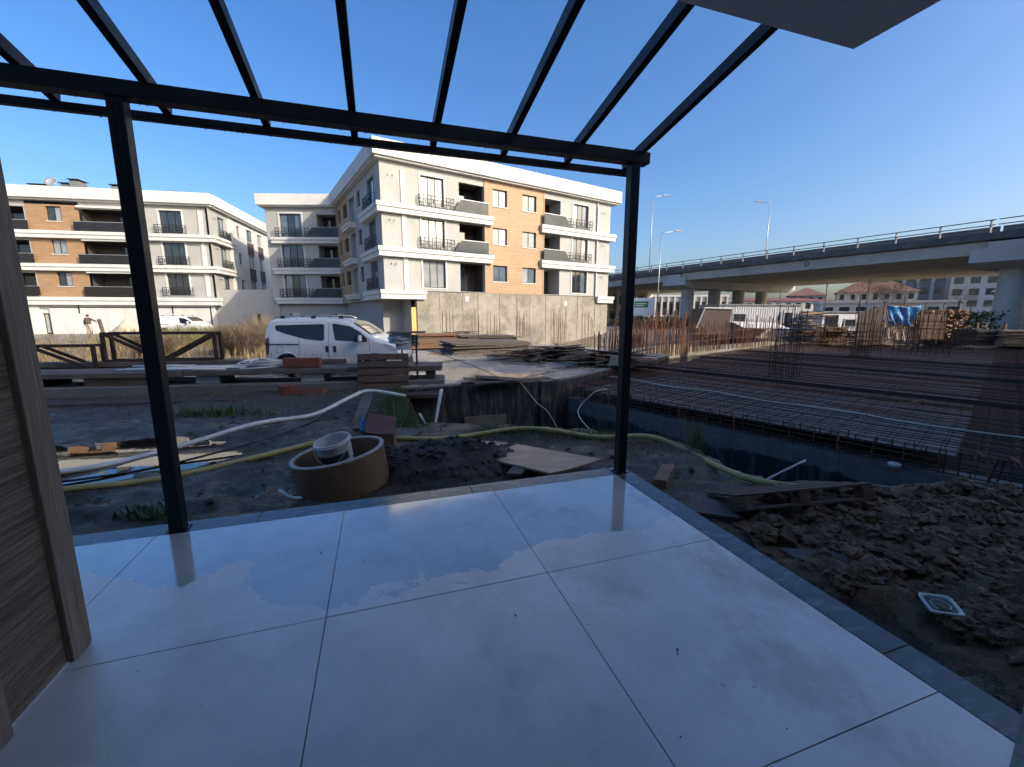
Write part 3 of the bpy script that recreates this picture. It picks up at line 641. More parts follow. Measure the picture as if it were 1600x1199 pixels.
def recess(fr, b, s0, s1, z0, z1, deep=1.3, side='plaster_grey', gl='glass_dark', door=None, back='plaster_grey'):
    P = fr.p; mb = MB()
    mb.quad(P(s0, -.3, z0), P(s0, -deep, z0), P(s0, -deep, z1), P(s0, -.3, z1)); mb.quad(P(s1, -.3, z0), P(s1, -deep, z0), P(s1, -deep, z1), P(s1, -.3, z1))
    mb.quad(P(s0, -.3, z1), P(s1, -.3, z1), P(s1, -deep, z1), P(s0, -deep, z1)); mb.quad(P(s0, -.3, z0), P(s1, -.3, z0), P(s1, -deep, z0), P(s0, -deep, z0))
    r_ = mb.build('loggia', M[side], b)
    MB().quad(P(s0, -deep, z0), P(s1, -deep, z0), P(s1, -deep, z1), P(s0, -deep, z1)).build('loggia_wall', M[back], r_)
    d0, d1 = door or (s0 + .12, s0 + (s1 - s0) * .62)
    fr2 = Frame(tuple(P(0, -deep + .2, 0))[:2], 0); fr2.D = fr.D; fr2.N = fr.N
    window(fr2, b, d0, d1, z0 + .03, z1 - .12, 2, -.14, gl, False, .08); return r_
def ac_pipes(fr, b, s, z):
    for k in (0, .32): MB().tube([fr.p(s + k, -.02, z), fr.p(s + k, .16, z + .02), fr.p(s + k - .05, .22, z - .12)], .018, 6).build('pipe_stub', M['iron'], b)

# ------------------------------------------------------------------ main apartment block
c0 = (-8.5923, 28.6)
AB = thing('apartment_block', 'cream apartment block under construction with honey wood stripe and bare concrete base', 'building', (c0[0], c0[1], -.3))
MFc = Frame(c0, 57.2); LFc = Frame(c0, -32.8, -1)
ops = []
for z in FL: ops += [(2.75, 4.45, z + .24, z + 2.12), (5.65, 7.70, z + .04, z + 2.14), (13.40, 15.10, z + .04, z + 2.14), (16.5, 18.25, z + .24, z + 2.12)]
wall_open(MFc, 0, 7.72, 3.15, 11.45, [o for o in ops if o[0] < 7.7]).build('wall', M['plaster_grey'], AB)
wall_open(MFc, 13.38, 21.0, 3.15, 11.45, [o for o in ops if o[0] > 13]).build('wall', M['plaster_grey'], AB)
wo_ = []
for z in FL: wo_ += [(8.45, 9.75, z + .9, z + 2.12), (11.2, 12.55, z + .9, z + 2.12)]
MFw = Frame(tuple(MFc.p(0, .03, 0))[:2], 57.2)
wall_open(MFw, 7.722, 13.378, 3.12, 11.45, wo_).build('wood_cladding', M['clad_main'], AB)
for a_, b_ in ((7.724, 7.83), (13.27, 13.376)): fbox(MFc, a_, b_, -.02, .06, 3.12, 11.4).build('cladding_edge', M['clad_main'], AB)
for i, z in enumerate(FL):
    window(MFc, AB, 2.75, 4.45, z + .24, z + 2.12, 3, gl=('glass_curtain', 'glass_blue', 'glass_curtain')); surround(MFc, AB, 2.75, 4.45, z + .24, z + 2.12)
    window(MFc, AB, 16.5, 18.25, z + .24, z + 2.12, 3, gl=('glass_blue', 'glass_dark', 'glass_blue')); surround(MFc, AB, 16.5, 18.25, z + .24, z + 2.12)
    window(MFw, AB, 8.45, 9.75, z + .9, z + 2.12, 2); window(MFw, AB, 11.2, 12.55, z + .9, z + 2.12, 2)
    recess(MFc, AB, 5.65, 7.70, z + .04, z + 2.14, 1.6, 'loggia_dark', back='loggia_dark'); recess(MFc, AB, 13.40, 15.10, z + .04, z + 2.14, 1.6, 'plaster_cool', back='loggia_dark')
    fbox(MFc, 1.35, 1.65, .002, .07, z + .02, z + 2.2).build('pilaster', M['plaster_white'], AB); fbox(MFc, 19.3, 19.5, .002, .07, z + .02, z + 2.2).build('pilaster', M['plaster_white'], AB)
    ac_pipes(MFc, AB, .5, z + 1.75); ac_pipes(MFc, AB, 19.85, z + 1.75)
    if i:
        band(MFc, AB, -.42, 8.36, z); band(MFc, AB, 12.92, 21.48, z)
        railing(MFc, AB, 2.55, 5.1, z + .03); glass_guard(MFc, AB, 5.05, 7.9, z + .03, .6)
        glass_guard(MFc, AB, 13.15, 16.0, z + .03, .6, flip=True); railing(MFc, AB, 16.0, 18.5, z + .03)
    else:
        band(MFc, AB, -.42, 2.84, z); band(MFc, AB, 19.36, 21.48, z)
    fbox(MFc, 7.74, 13.36, .0, .02, 11.4, 11.44)
cor = MB(); MFc.box(cor, -.52, 21.86, -.4, .52, 11.52, 12.5); MFc.box(cor, -.36, 21.7, -.4, .36, 11.40, 11.518); LFc.box(cor, -.1, 15.2, -.4, .52, 11.521, 12.499); LFc.box(cor, -.1, 15.2, -.4, .36, 11.401, 11.519); cor.build('cornice', M['plaster_white'], AB)
# left face
opl = []
for z in FL: opl += [(1.5, 3.35, z + .2, z + 2.1), (5.45, 6.5, z + .85, z + 2.05), (7.35, 9.3, z + .06, z + 2.12)]
wall_open(LFc, 0, 9.6, 2.6, 11.45, opl).build('wall', M['plaster_grey'], AB)
opw = []
for z in FL: opw += [(10.1, 11.7, z + .9, z + 2.1), (12.9, 13.8, z + .9, z + 2.1)]
wall_open(LFc, 9.602, 15.0, 2.6, 11.45, opw).build('wood_cladding', M['clad_side'], AB)
for i, z in enumerate(FL):
    window(LFc, AB, 1.5, 3.35, z + .2, z + 2.1, 3); railing(LFc, AB, 1.3, 3.5, z + .1); window(LFc, AB, 5.45, 6.5, z + .85, z + 2.05, 2)
    recess(LFc, AB, 7.35, 9.3, z + .06, z + 2.12, 1.2, 'plaster_cool', gl='glass_dark'); window(LFc, AB, 10.1, 11.7, z + .9, z + 2.1, 2, gl='glass_dark'); window(LFc, AB, 12.9, 13.8, z + .9, z + 2.1, 1, gl='glass_dark')
    band(LFc, AB, -.35, 4.6, z - .003); band(LFc, AB, 7.0, 10.2, z - .003, .6, .4)
# core volumes behind the sheets, roof, end wall
core = MB(); MFc.box(core, .32, 20.99, -13.5, -1.9, -2.2, 11.9); core.build('core', M['plaster_cool'], AB)
fbox(MFc, 20.992, 21.0, -13.5, -.001, -2.0, 11.45).build('end_wall', M['plaster_grey'], AB)
fbox(MFc, -.3, 21.6, -13.8, .3, 12.1, 12.3).build('roof', M['roof_grey'], AB)
ch = fbox(MFc, 14.7, 15.5, -2.6, -1.8, 12.302, 13.15).build('chimney', M['roof_grey'], AB); fbox(MFc, 14.6, 15.6, -2.7, -1.7, 13.25, 13.33).build('chimney_cap', M['roof_grey'], ch)
for s in (14.72, 15.44): fbox(MFc, s, s + .06, -2.58, -1.82, 13.152, 13.248).build('cap_leg', M['roof_grey'], ch)
# soffit and set-back ground floor on the left corner
fbox(MFc, .002, 2.82, -15, -.002, 2.56, 2.60).build('soffit', M['plaster_white'], AB)
gwl = Frame(tuple(MFc.p(1.75, 0, 0))[:2], -32.8, -1)
wall_open(gwl, .0, 16, -.6, 2.56, [(6.6, 7.5, -.3, 1.9)]).build('ground_floor_wall', M['plaster_grey'], AB)
fbox(gwl, 6.6, 7.5, -.4, -.3, -.3, 1.9).build('doorway', M['shutter_dark'], AB)
fbox(gwl, 5.6, 6.5, .03, .08, -.3, 1.75).build('door_leaf', M['plaster_cool'], AB)
fbox(MFc, 1.76, 2.10, .001, .05, -.5, 2.0).build('insulation_strip', M['yellow_foam'], AB)
# cast base wall in panels
pj = [2.16, 3.9, 5.75, 7.05, 9.0, 10.65, 11.9, 13.6, 15.3, 17.2, 19.3, 20.95]
for i in range(len(pj) - 1):
    t = random.uniform(.0, .03)
    fbox(MFc, pj[i] + .02, pj[i + 1] - .02, -.3, .06 + t, -2.0, 3.1).build('concrete_panel', M['cast_wall'], AB)
fbox(MFc, 2.15, 20.96, -.35, .03, -2.0, 3.1).build('concrete_wall', M['concrete_light'], AB)
for s, z in ((5.95, 2.75), (15.6, 2.55)):             # small white notice sheets on the cast wall
    fbox(MFc, s, s + .35, .095, .1, z - .3, z + .1).build('notice_sheet', M['far_white'], AB)
dp = MB().tube([MFc.p(19.3, .12, 3.0), MFc.p(19.3, .12, 11.3)], .05, 8); dp.build('downpipe', M['galv'], AB)

# ------------------------------------------------------------------ wing behind
jx, jy = tuple(LFc.p(14.8, 0, 0))[:2]
WG = thing('apartment_wing', 'lower cream wing behind the main block with black balcony railings', 'building', (jx - 3, jy, -.3))
WF = Frame((jx, jy), 88.5)
ow = []
for z in FL: ow += [(-5.3, -3.28, z + .02, z + 2.08), (-1.86, .35, z + .02, z + 2.02)]
wall_open(WF, -6.58, .5, 2.45, 11.45, ow).build('wall', M['plaster_grey'], WG)
for i, z in enumerate(FL):
    window(WF, WG, -5.3, -3.28, z + .02, z + 2.08, 3, gl=('glass_blue', 'glass_dark', 'glass_blue'), sill=False); surround(WF, WG, -5.3, -3.28, z + .02, z + 2.08)
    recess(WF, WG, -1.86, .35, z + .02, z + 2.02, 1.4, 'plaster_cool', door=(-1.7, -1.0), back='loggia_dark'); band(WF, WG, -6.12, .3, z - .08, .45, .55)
    railing(WF, WG, -5.66, -2.6, z - .05, .8); glass_guard(WF, WG, -2.9, .2, z - .05, .7)
fbox(WF, -6.6, -6.5819, -12, 0, -.6, 11.45).build('side_wall', M['plaster_grey'], WG)
fbox(WF, -6.5, 6, -12, -2.0, -.6, 11.9).build('core', M['plaster_cool'], WG)
cw = MB(); WF.box(cw, -7.15, .2, -12, .5, 11.523, 12.497); WF.box(cw, -7.0, .2, -12, .36, 11.403, 11.517); cw.build('cornice', M['plaster_white'], WG)
fbox(WF, -6.05, 3, -1.9, -.25, -.6, 2.43).build('ground_floor_wall', M['plaster_grey'], WG); fbox(WF, -6.57, -6.06, -1.9, -.02, -.6, 2.448).build('corner_pier', M['plaster_grey'], WG)
for s in (-5.25, -.9): 
    v_ = fbox(WF, s, s + .95, -.249, -.2, 1.25, 1.65).build('vent_window', M['plaster_white'], WG); fbox(WF, s + .06, s + .3, -.199, -.19, 1.3, 1.6).build('pane', M['glass_dark'], v_)

# ------------------------------------------------------------------ block on the other side
LBp = (-28.138, 40.4)
LB = thing('corner_apartment_block', 'cream apartment block with walnut panels, black balconies and five roof vents', 'building', (-35, 40.4, -.3))
LF = Frame(LBp, 80); LS = Frame(LBp, -11)
ol = []
for z in FL: ol += [(-20.5, -14.55, z + .02, z + 2.02), (-10.5, -5.7, z + .02, z + 2.02), (-4.15, -2.33, z + .1, z + 2.1)]
wall_open(LF, -5.72, -.3, 3.0, 11.4, [o for o in ol if o[0] > -5]).build('wall', M['plaster_grey'], LB)
wall_open(LF, -22, -14.42, 3.0, 11.4, [o for o in ol if o[0] < -15]).build('wall', M['plaster_grey'], LB)
fbox(LF, -10.4, -5.721, -.3, 0, 11.0, 11.4).build('wall', M['plaster_white'], LB)
ol2 = [(-12.9, -11.75, z + .88, z + 2.1) for z in FL]
LFw = Frame(tuple(LF.p(0, .03, 0))[:2], 80); wall_open(LFw, -14.42, -10.4, 3.05, 11.0, ol2).build('wood_cladding', M['clad_left'], LB)
for i, z in enumerate(FL):
    window(LFw, LB, -12.9, -11.75, z + .88, z + 2.1, 2, gl=('glass_dark', 'glass_curtain') if i != 1 else ('glass_curtain', 'glass_curtain'))
    window(LF, LB, -4.15, -2.33, z + .1, z + 2.1, 3, gl='glass_dark'); surround(LF, LB, -4.15, -2.33, z + .1, z + 2.1); railing(LF, LB, -4.5, -2.0, z + .05, .75)
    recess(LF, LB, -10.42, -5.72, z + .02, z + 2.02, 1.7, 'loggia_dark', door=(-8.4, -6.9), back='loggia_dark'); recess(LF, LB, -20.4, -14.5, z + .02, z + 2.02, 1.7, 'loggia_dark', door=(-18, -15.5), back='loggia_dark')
    glass_guard(LF, LB, -10.7, -5.75, z + .03, 0, .78, .4, 'glass_black'); glass_guard(LF, LB, -20.5, -14.1, z + .03, 0, .78, .4, 'glass_black')
    if i: band(LF, LB, -22, .35, z, .5, .6); band(LS, LB, -.2, 4.3, z - .003, .45, .6)
    fbox(LF, -10.4, -5.72, .003, .3, z + 2.03, z + 2.2).build('lintel', M['plaster_white'], LB)
    fbox(LF, -.95, -.6, .002, .08, z + .02, z + 2.2).build('pilaster', M['plaster_white'], LB)
band(LF, LB, -22, .35, 3.05, .5, .7)
cl = MB(); LF.box(cl, -22, .4, -.4, .55, 11.45, 12.4); LF.box(cl, -22, .25, -.4, .36, 11.3, 11.449); LS.box(cl, -.3, 16, -.4, .5, 11.452, 12.398); LS.box(cl, -.2, 16, -.4, .34, 11.302, 11.447); cl.build('cornice', M['plaster_white'], LB)
os_ = []
for z in FL: os_ += [(1.5, 2.85, z + .05, z + 2.05), (5.5, 6.3, z + .85, z + 2.05), (7.95, 9.5, z + .78, z + 2.1), (10.9, 12.3, z + .78, z + 2.1)]
wall_open(LS, -.3, 3.6, 3.0, 11.4, [o for o in os_ if o[0] < 2]).build('wall', M['plaster_grey'], LB)
wall_open(LS, 3.6, 16, -.3, 11.4, [o for o in os_ if o[0] > 2]).build('wall', M['plaster_white'], LB)
for i, z in enumerate(FL):
    window(LS, LB, 1.5, 2.85, z + .05, z + 2.05, 2); railing(LS, LB, 1.3, 3.3, z + .02, .75); window(LS, LB, 5.5, 6.3, z + .85, z + 2.05, 1); ac_pipes(LS, LB, .5, z + 1.7)
    for a_, b_ in ((7.95, 9.5), (10.9, 12.3)):
        window(LS, LB, a_, b_, z + .78, z + 2.1, 2)
        if i: fbox(LS, a_ - .05, b_ + .05, .002, .04, z - .65, z + .7).build('spandrel_panel', M['felt'], LB)
    fbox(LS, 3.45, 3.75, .002, .3, z + .02, z + 2.2).build('pilaster', M['plaster_white'], LB)
fbox(LF, -21.9, -.35, -16, -2.0, -.4, 12.0).build('core', M['plaster_cool'], LB); fbox(LF, -21.8, -.5, -16, -1, 12.0, 12.25).build('roof', M['roof_grey'], LB)
fbox(LF, -13.9, -.4, -1.9, .1, -.4, 2.34).build('ground_floor_wall', M['plaster_white'], LB); fbox(LF, -22, -14.7, -1.9, .1, -.4, 2.34).build('ground_floor_wall', M['plaster_white'], LB)
dr = fbox(LF, -14.69, -13.91, -.5, -.3, -.3, 1.6).build('door', M['iron'], LB); fbox(LF, -14.6, -14.33, -.299, -.29, -.15, 1.5).build('pane', M['glass_curtain'], dr); fbox(LF, -14.27, -14.0, -.299, -.29, -.15, 1.5).build('pane', M['glass_curtain'], dr)
fbox(LF, -14.69, -13.91, -.5, -.1, 1.601, 2.34).build('lintel', M['plaster_white'], LB)
for s in (-11.6, -4.0): fbox(LF, s, s + .07, .101, .17, 1.6, 2.3).build('drain_spout', M['iron'], LB)
gl_ = fbox(LF, -13.8, -.7, .101, .14, 2.1, 2.16).build('dark_strip', M['iron'], LB); fbox(LF, -.78, -.70, .101, .15, -.3, 2.3).build('downpipe', M['iron'], LB)  # thin dark strip along the top of the ground floor wall
for s0, s1, zt in ((-14.6, -13.3, 12.75), (-12.2, -11.6, 12.95), (-11.5, -10.8, 13.3), (-8.3, -7.3, 13.0), (-3.9, -3.0, 12.62)):
    ch = fbox(LF, s0, s1, -2.0, -1.0, 12.251, zt).build('chimney', M['roof_grey'], LB); fbox(LF, s0 - .1, s1 + .1, -2.1, -.9, zt + .1, zt + .16).build('chimney_cap', M['iron'], ch)
    for s in (s0 + .03, s1 - .08): fbox(LF, s, s + .05, -1.9, -1.1, zt + .001, zt + .099).build('cap_leg', M['iron'], ch)
dsh = Matrix.Translation(LF.p(-12.75, -.9, 13.05)) @ Matrix.Rotation(R(62), 4, 'X') @ Matrix.Rotation(0.2, 4, 'Y')
sd_ = MB(); sd_.lathe([(.001, .0), (.2, .02), (.36, .07), (.45, .13), (.45, .15), (.35, .09), (.2, .04), (.001, .02)], 20, dsh); sd_.build('satellite_dish', M['galv'], LB, smooth=True)
MB().tube([LF.p(-12.75, -.95, 12.2), LF.p(-12.75, -.95, 13.05)], .03, 6).build('dish_pole', M['galv'], LB)
MB().tube([LF.p(-13.2, -.95, 12.62), LF.p(-11.9, -.95, 12.62)], .03, 6).build('dish_pole', M['iron'], LB)

# boundary wall between the two blocks
LWf = Frame((-24.5, 41.0), 85)
lw = wall_open(LWf, -4.05, 1.3, -.6, 3.85, [(-.42, -.1, -.4, 1.55)], .2); LWf.box(lw, -4.05, 1.3, -.5, -.21, -.6, 3.85); lw = lw.build('boundary_wall', M['plaster_grey'], origin=(-26, 40.9, -.3)); tag(lw, 'plain grey boundary wall joining the two cream blocks', 'wall')
fbox(LWf, -.95, -.43, .002, .06, -.4, 1.55).build('door_leaf', M['sack'], lw); fbox(LWf, -.41, -.11, -.15, -.1, -.4, 1.54).build('doorway', M['shutter_dark'], lw)

# ------------------------------------------------------------------ viaduct
BR = thing('viaduct', 'concrete road viaduct with steel railings and round piers', 'bridge', (24, 60, -.3))
BF = Frame((37.285, 34.71), -28)                       # s along the deck, o away from the yard
SP = 31.3
for k in range(-2, 5):
    s0 = -1.95 + SP * k
    cp = MB(); BF.box(cp, s0 - 1.95, s0 + 1.95, -.55, 26.4, 5.56, 6.60); BF.box(cp, s0 - 1.0, s0 + 1.0, -.5, 26.3, 6.601, 7.09)
    P = BF.p; cp.hexa([P(s0 - 1.75, .8, 5.14), P(s0 + 1.75, .8, 5.14), P(s0 + 1.75, 25.2, 5.14), P(s0 - 1.75, 25.2, 5.14), P(s0 - 1.95, -.55, 5.559), P(s0 + 1.95, -.55, 5.559), P(s0 + 1.95, 26.4, 5.559), P(s0 - 1.95, 26.4, 5.559)])
    cp.build('pier_cap', M['concrete_light'], BR)
    for w in (2.5, 8.45, 14.3, 20.4): MB().lathe([(.86, -2.2), (.86, 5.138)], 30, Matrix.Translation(BF.p(s0, w, 0))).build('column', M['concrete_light'], BR, smooth=True)
    for i in range(12):
        w0 = -.23 + i * 2.21
        gd = MB(); BF.box(gd, s0 + 1.04, s0 + SP - 1.04, w0, w0 + 2.06, 6.18, 7.14); BF.box(gd, s0 + 1.04, s0 + SP - 1.04, w0 + .25, w0 + 1.8, 7.141, 7.22)
        if i == 0: BF.box(gd, s0 + 1.97, s0 + SP - 1.97, w0 - .1, w0 - .001, 6.18, 6.34)
        gd.build('girder', M['girder'], BR)
fbox(BF, -78, 205, -.39, 26.8, 7.25, 7.40).build('deck', M['girder'], BR)
for k in range(-10, 44):
    s0 = .59 + k * 2.89
    fbox(BF, s0 + .02, s0 + 2.87, -.55 - random.uniform(0, .04), -.391, 7.26, 7.78).build('fascia_panel', M['concrete_dark'], BR)
    if k < 34:
        MB().bar(BF.p(s0 + 1.43, -.39, 7.40), BF.p(s0 + 1.43, -.39, 8.74), .14, .09).build('railing_post', M['rail_steel'], BR)
        MB().bar(BF.p(s0, .9, 7.40), BF.p(s0, .9, 8.3), .12).build('guard_post', M['rail_steel'], BR)
for s0, s1 in ((-78, -1.24), (-1.1, 170)):
    for z in (8.74, 8.36): MB().tube([BF.p(s0, -.39, z), BF.p(s1, -.39, z)], .042, 6).build('rail', M['rail_steel'], BR)
    gr = MB(); P = BF.p
    for q in range(4):
        z = [7.93, 8.03, 8.16, 8.27, 8.37][q:q + 2]; o_ = [.8, .88, .8, .88, .8][q:q + 2]
        gr.quad(P(s0, o_[0], z[0]), P(s1, o_[0], z[0]), P(s1, o_[1], z[1]), P(s0, o_[1], z[1]))
    gr.build('guard_rail', M['rail_steel'], BR)
fbox(BF, -78, 205, 26.4, 26.9, 7.25, 7.8).build('fascia_panel', M['concrete_dark'], BR)
nm = MB().lathe([(.26, 0), (.26, .01), (.16, .011), (.16, 0)], 16, Matrix.Translation(BF.p(12.2, -.26, 6.77)) @ Matrix.Rotation(R(28), 4, 'Z') @ Matrix.Rotation(R(-90), 4, 'Y')); nm.build('painted_ring_mark', M['rust'], BR)

# ------------------------------------------------------------------ street lamps
def lamp(loc, h, ax, ay, label):
    t = thing('street_lamp', label, 'street lamp', loc, 0, 'street lamps along the viaduct'); x, y, z = loc
    MB().tube([(x, y, z), (x, y, z + h)], [.085, .05], 10).build('pole', M['galv'], t, smooth=True)
    MB().tube([(x, y, z + h), (x + ax * .2, y + ay * .2, z + h + .12), (x + ax, y + ay, z + h + .3)], .04, 8).build('arm', M['galv'], t, smooth=True)
    d = Vector((ax, ay, .1)).normalized(); e = Vector((x + ax, y + ay, z + h + .3))
    MB().bar(e - d * .1, e + d * .95, .32, .12).build('lamp_head', M['far_white'], t, bevel=.04)
lamp(tuple(BF.p(35.1, .5, 7.40)), 11.5, 1.7, 0.2, 'tallest lamp standing on the viaduct near the cream block')
lamp(tuple(BF.p(29.0, -3.9, -.3)), 12.6, 1.9, .1, 'lamp with its pole rising in front of the pier cap')
lamp(tuple(BF.p(23.6, 11.0, 7.40)), 9.3, -1.0, .3, 'lamp on the viaduct whose arm points toward the cream block')

# ------------------------------------------------------------------ vans
def interp(tab, x):
    if x <= tab[0][0]: return tab[0][1]
    for (a, b), (c, d) in zip(tab, tab[1:]):
        if x <= c: t = (x - a) / (c - a); return b + (d - b) * t
    return tab[-1][1]
LEN = 3.88
TOP = [(0, 1.18), (.03, 1.42), (.09, 1.58), (.22, 1.665), (.7, 1.70), (1.6, 1.70), (2.1, 1.665), (2.45, 1.57), (2.75, 1.40), (3.0, 1.22), (3.12, 1.14), (3.3, 1.08), (3.55, 1.01), (3.7, .93), (3.8, .82), (3.86, .66), (3.88, .55)]
WHL = (.62, 3.13); WR = .305
def zbot(x):
    z = .235
    if x < .12: z = .30
    if x > 3.7: z = .24
    for c in WHL:
        d = abs(x - c)
        if d < .37: z = max(z, WR + math.sqrt(max(0, .37 ** 2 - d * d)) - .015)
    return z
def halfw(x, z):
    w = .835
    w *= 1 - .10 * max(0, (x - 3.2) / .68) ** 2.2 - .045 * max(0, (.25 - x) / .25) ** 2
    if z > .98: w -= (z - .98) * .20 + max(0, z - 1.45) ** 2 * .6
    if z < .45: w -= (.45 - z) * .12
    return w
def van_body():
    xs_ = sorted({round(i * .06, 3) for i in range(65)} | {.015, .03, .05, .075, 3.79, 3.82, 3.85, 3.87, 3.88} | {round(c + d, 3) for c in WHL for d in (-.37, -.36, -.34, -.3, .3, .34, .36, .37)}); xs_ = [x for x in xs_ if 0 <= x <= 3.88]
    NS = 13; NR = 6; V = []; Fc = []
    for x in xs_:
        zt = interp(TOP, x); zb = min(zbot(x), zt - .05); ring = []
        rad = min(.14, (zt - zb) * .4)
        for i in range(NS):
            t = i / (NS - 1); z = zb + (zt - rad - zb) * t; ring.append((halfw(x, z), z))
        y0, z0 = ring[-1]
        for i in range(1, NR + 1):
            a = i / NR * math.pi / 2; ring.append((y0 - rad * 1.25 * (1 - math.cos(a)), z0 + rad * math.sin(a) * .86))
        yt, zt2 = ring[-1]
        for t in (.6, .25): ring.append((yt * t, zt2 + rad * .14 * (1 - t * t)))
        full = [(x, -y, z) for y, z in ring] + [(x, y, z) for y, z in ring[::-1]]
        V.append(full)
    n = len(V[0]); mb = MB(); mb.v = [p for r in V for p in r]
    mb.f = [(i * n + k, i * n + k + 1, (i + 1) * n + k + 1, (i + 1) * n + k) for i in range(len(V) - 1) for k in range(n - 1)]
    mb.f += [tuple(range(n - 1, -1, -1)), tuple(range((len(V) - 1) * n, len(V) * n))]
    return mb
def side_patch(poly, side=-1, off=.006, sub=.05):
    """a panel that follows the van's side: the outline is filled by rows"""
    mb = MB(); zs = [p[1] for p in poly]; z = min(zs); rows = []
    while z <= max(zs) + 1e-6:
        xs2 = []
        for (ax, az), (bx, bz) in zip(poly, poly[1:] + poly[:1]):
            if (az - z) * (bz - z) <= 0 and az != bz: xs2.append(ax + (bx - ax) * (z - az) / (bz - az))
        if len(xs2) >= 2: rows.append((z, min(xs2), max(xs2)))
        z += max(1e-4, min(sub, max(zs) - z)) if z < max(zs) - 1e-6 else 1
    nn = 10
    for z, a, b in rows:
        for k in range(nn + 1): x = a + (b - a) * k / nn; mb.v.append((x, side * (halfw(x, z) + off), z))
    for j in range(len(rows) - 1):
        for k in range(nn): i = j * (nn + 1) + k; mb.f.append((i, i + 1, i + nn + 2, i + nn + 1))
    return mb
def make_van(name, label, loc, rz, windows=True, group=None):
    t = thing(name, label, 'van', loc, rz, group)
    def part(nm, mb, mat, parent=t, smooth=False, bevel=0): return mb.build(nm, M[mat], parent, local=True, smooth=smooth, bevel=bevel)
    part('body', van_body(), 'van', smooth=50)
    part('underbody', MB().box((.1, -.7, .2), (3.7, .7, .42)), 'black_plastic')
    rear = [(.32, 1.33), (.30, 1.46), (.42, 1.49), (1.66, 1.50), (1.70, 1.47), (1.71, 1.06), (1.66, 1.02), (1.35, 1.03), (.95, 1.13), (.55, 1.24)]
    front = [(1.93, 1.49), (1.98, 1.51), (2.38, 1.46), (2.72, 1.28), (2.93, 1.10), (2.94, .99), (2.06, 1.02), (2.02, 1.05)]
    for sd2 in (-1, 1):
        if windows: part('side_window', side_patch(rear, sd2), 'glass_car', smooth=True)
        dw = part('side_window', side_patch(front, sd2), 'glass_car', smooth=True)
        hs_ = [(1.86, .52), (1.90, 1.53), (1.905, 1.53), (1.868, .52)]
        part('door_seam', side_patch([(1.80, .40), (1.84, 1.55), (1.852, 1.55), (1.812, .40)], sd2, .003), 'black_plastic')
        part('door_seam', side_patch([(.98, .60), (.98, 1.48), (.992, 1.48), (.992, .60)], sd2, .003), 'black_plastic')
        part('door_seam', side_patch([(3.0, .62), (2.97, 1.08), (2.982, 1.08), (3.012, .62)], sd2, .003), 'black_plastic')
        part('slide_rail', side_patch([(.10, .905), (.10, .94), (.97, .94), (.97, .905)], sd2, .008), 'black_plastic')
        for x in (1.73, 1.95): part('door_handle', MB().box((x, sd2 * (halfw(x, .8) + .005) - .012, .70), (x + .085, sd2 * (halfw(x, .8) + .005) + .018, .88)), 'black_plastic', bevel=.012)
        m_ = part('mirror', MB().box((2.62, sd2 * .98 - .09, 1.0), (2.78, sd2 * .98 + .09, 1.2)), 'black_plastic', bevel=.03); part('mirror_shell', MB().box((2.72, sd2 * .985 - .085, 1.01), (2.82, sd2 * .985 + .085, 1.19)), 'van', m_, bevel=.03)
        part('tail_light', side_patch([(.015, .62), (.012, 1.1), (.13, 1.13), (.15, .95), (.09, .62)], sd2, .006), 'red_lens')
        part('head_light', side_patch([(3.45, .84), (3.38, .96), (3.66, .88), (3.78, .74), (3.62, .74)], sd2, .008), 'clear_lens')
        rr_ = MB().tube([(.3, sd2 * .62, 1.685), (.34, sd2 * .62, 1.73), (1.2, sd2 * .63, 1.745), (2.0, sd2 * .61, 1.735), (2.2, sd2 * .60, 1.66)], .016, 8); r2 = part('roof_rail', rr_, 'alloy', smooth=True)
        for x in (.42, 1.3, 2.1): part('rail_foot', MB().box((x, sd2 * .62 - .02, 1.66), (x + .12, sd2 * .62 + .02, 1.735)), 'black_plastic', r2)
        part('sill_trim', side_patch([(1.0, .245), (1.0, .32), (2.75, .32), (2.75, .245)], sd2, .006), 'black_plastic')
        part('arch_trim', MB().tube([(WHL[0] + .385 * math.cos(a), sd2 * (halfw(WHL[0], .5) - .002), WR + .385 * math.sin(a)) for a in [math.pi * k / 12 for k in range(13)]], .022, 6), 'van'); part('arch_trim', MB().tube([(WHL[1] + .385 * math.cos(a), sd2 * (halfw(WHL[1], .5) - .002), WR + .385 * math.sin(a)) for a in [math.pi * k / 12 for k in range(13)]], .022, 6), 'van')
        for c in WHL:
            mw = Matrix.Translation((c, sd2 * .70, WR)) @ Matrix.Rotation(R(90 * sd2), 4, 'X')
            w_ = part('wheel', MB().lathe([(.20, -.09), (.28, -.10), (.302, -.07), (.305, 0), (.302, .07), (.28, .10), (.20, .09)], 30, mw), 'rubber', smooth=True)
            rim = MB().lathe([(.205, -.085), (.19, -.04), (.06, -.03), (.045, -.05), (.001, -.05)], 30, mw); part('rim', rim, 'alloy', w_, smooth=True)
            for k in range(5):
                a = k * 2 * math.pi / 5; part('rim_slot', MB().lathe([(.001, -.046), (.045, -.046)], 10, mw @ Matrix.Translation((.125 * math.cos(a), .125 * math.sin(a), 0))), 'black_plastic', w_)
    fc = Matrix.Translation((.42, -(halfw(.42, .78) + .004), .78)) @ Matrix.Rotation(R(90), 4, 'X'); part('fuel_cap', MB().lathe([(.10, -.004), (.108, .004), (.108, -.004)], 24, fc, True), 'black_plastic')
    ws = MB(); rows = [(2.47, 1.575, .60), (2.6, 1.51, .65), (2.75, 1.41, .68), (2.9, 1.31, .71), (3.02, 1.225, .73)]
    for x, z, y in rows: ws.v += [(x + .012, -y, z + .008), (x + .02, 0, z + .022), (x + .012, y, z + .008)]
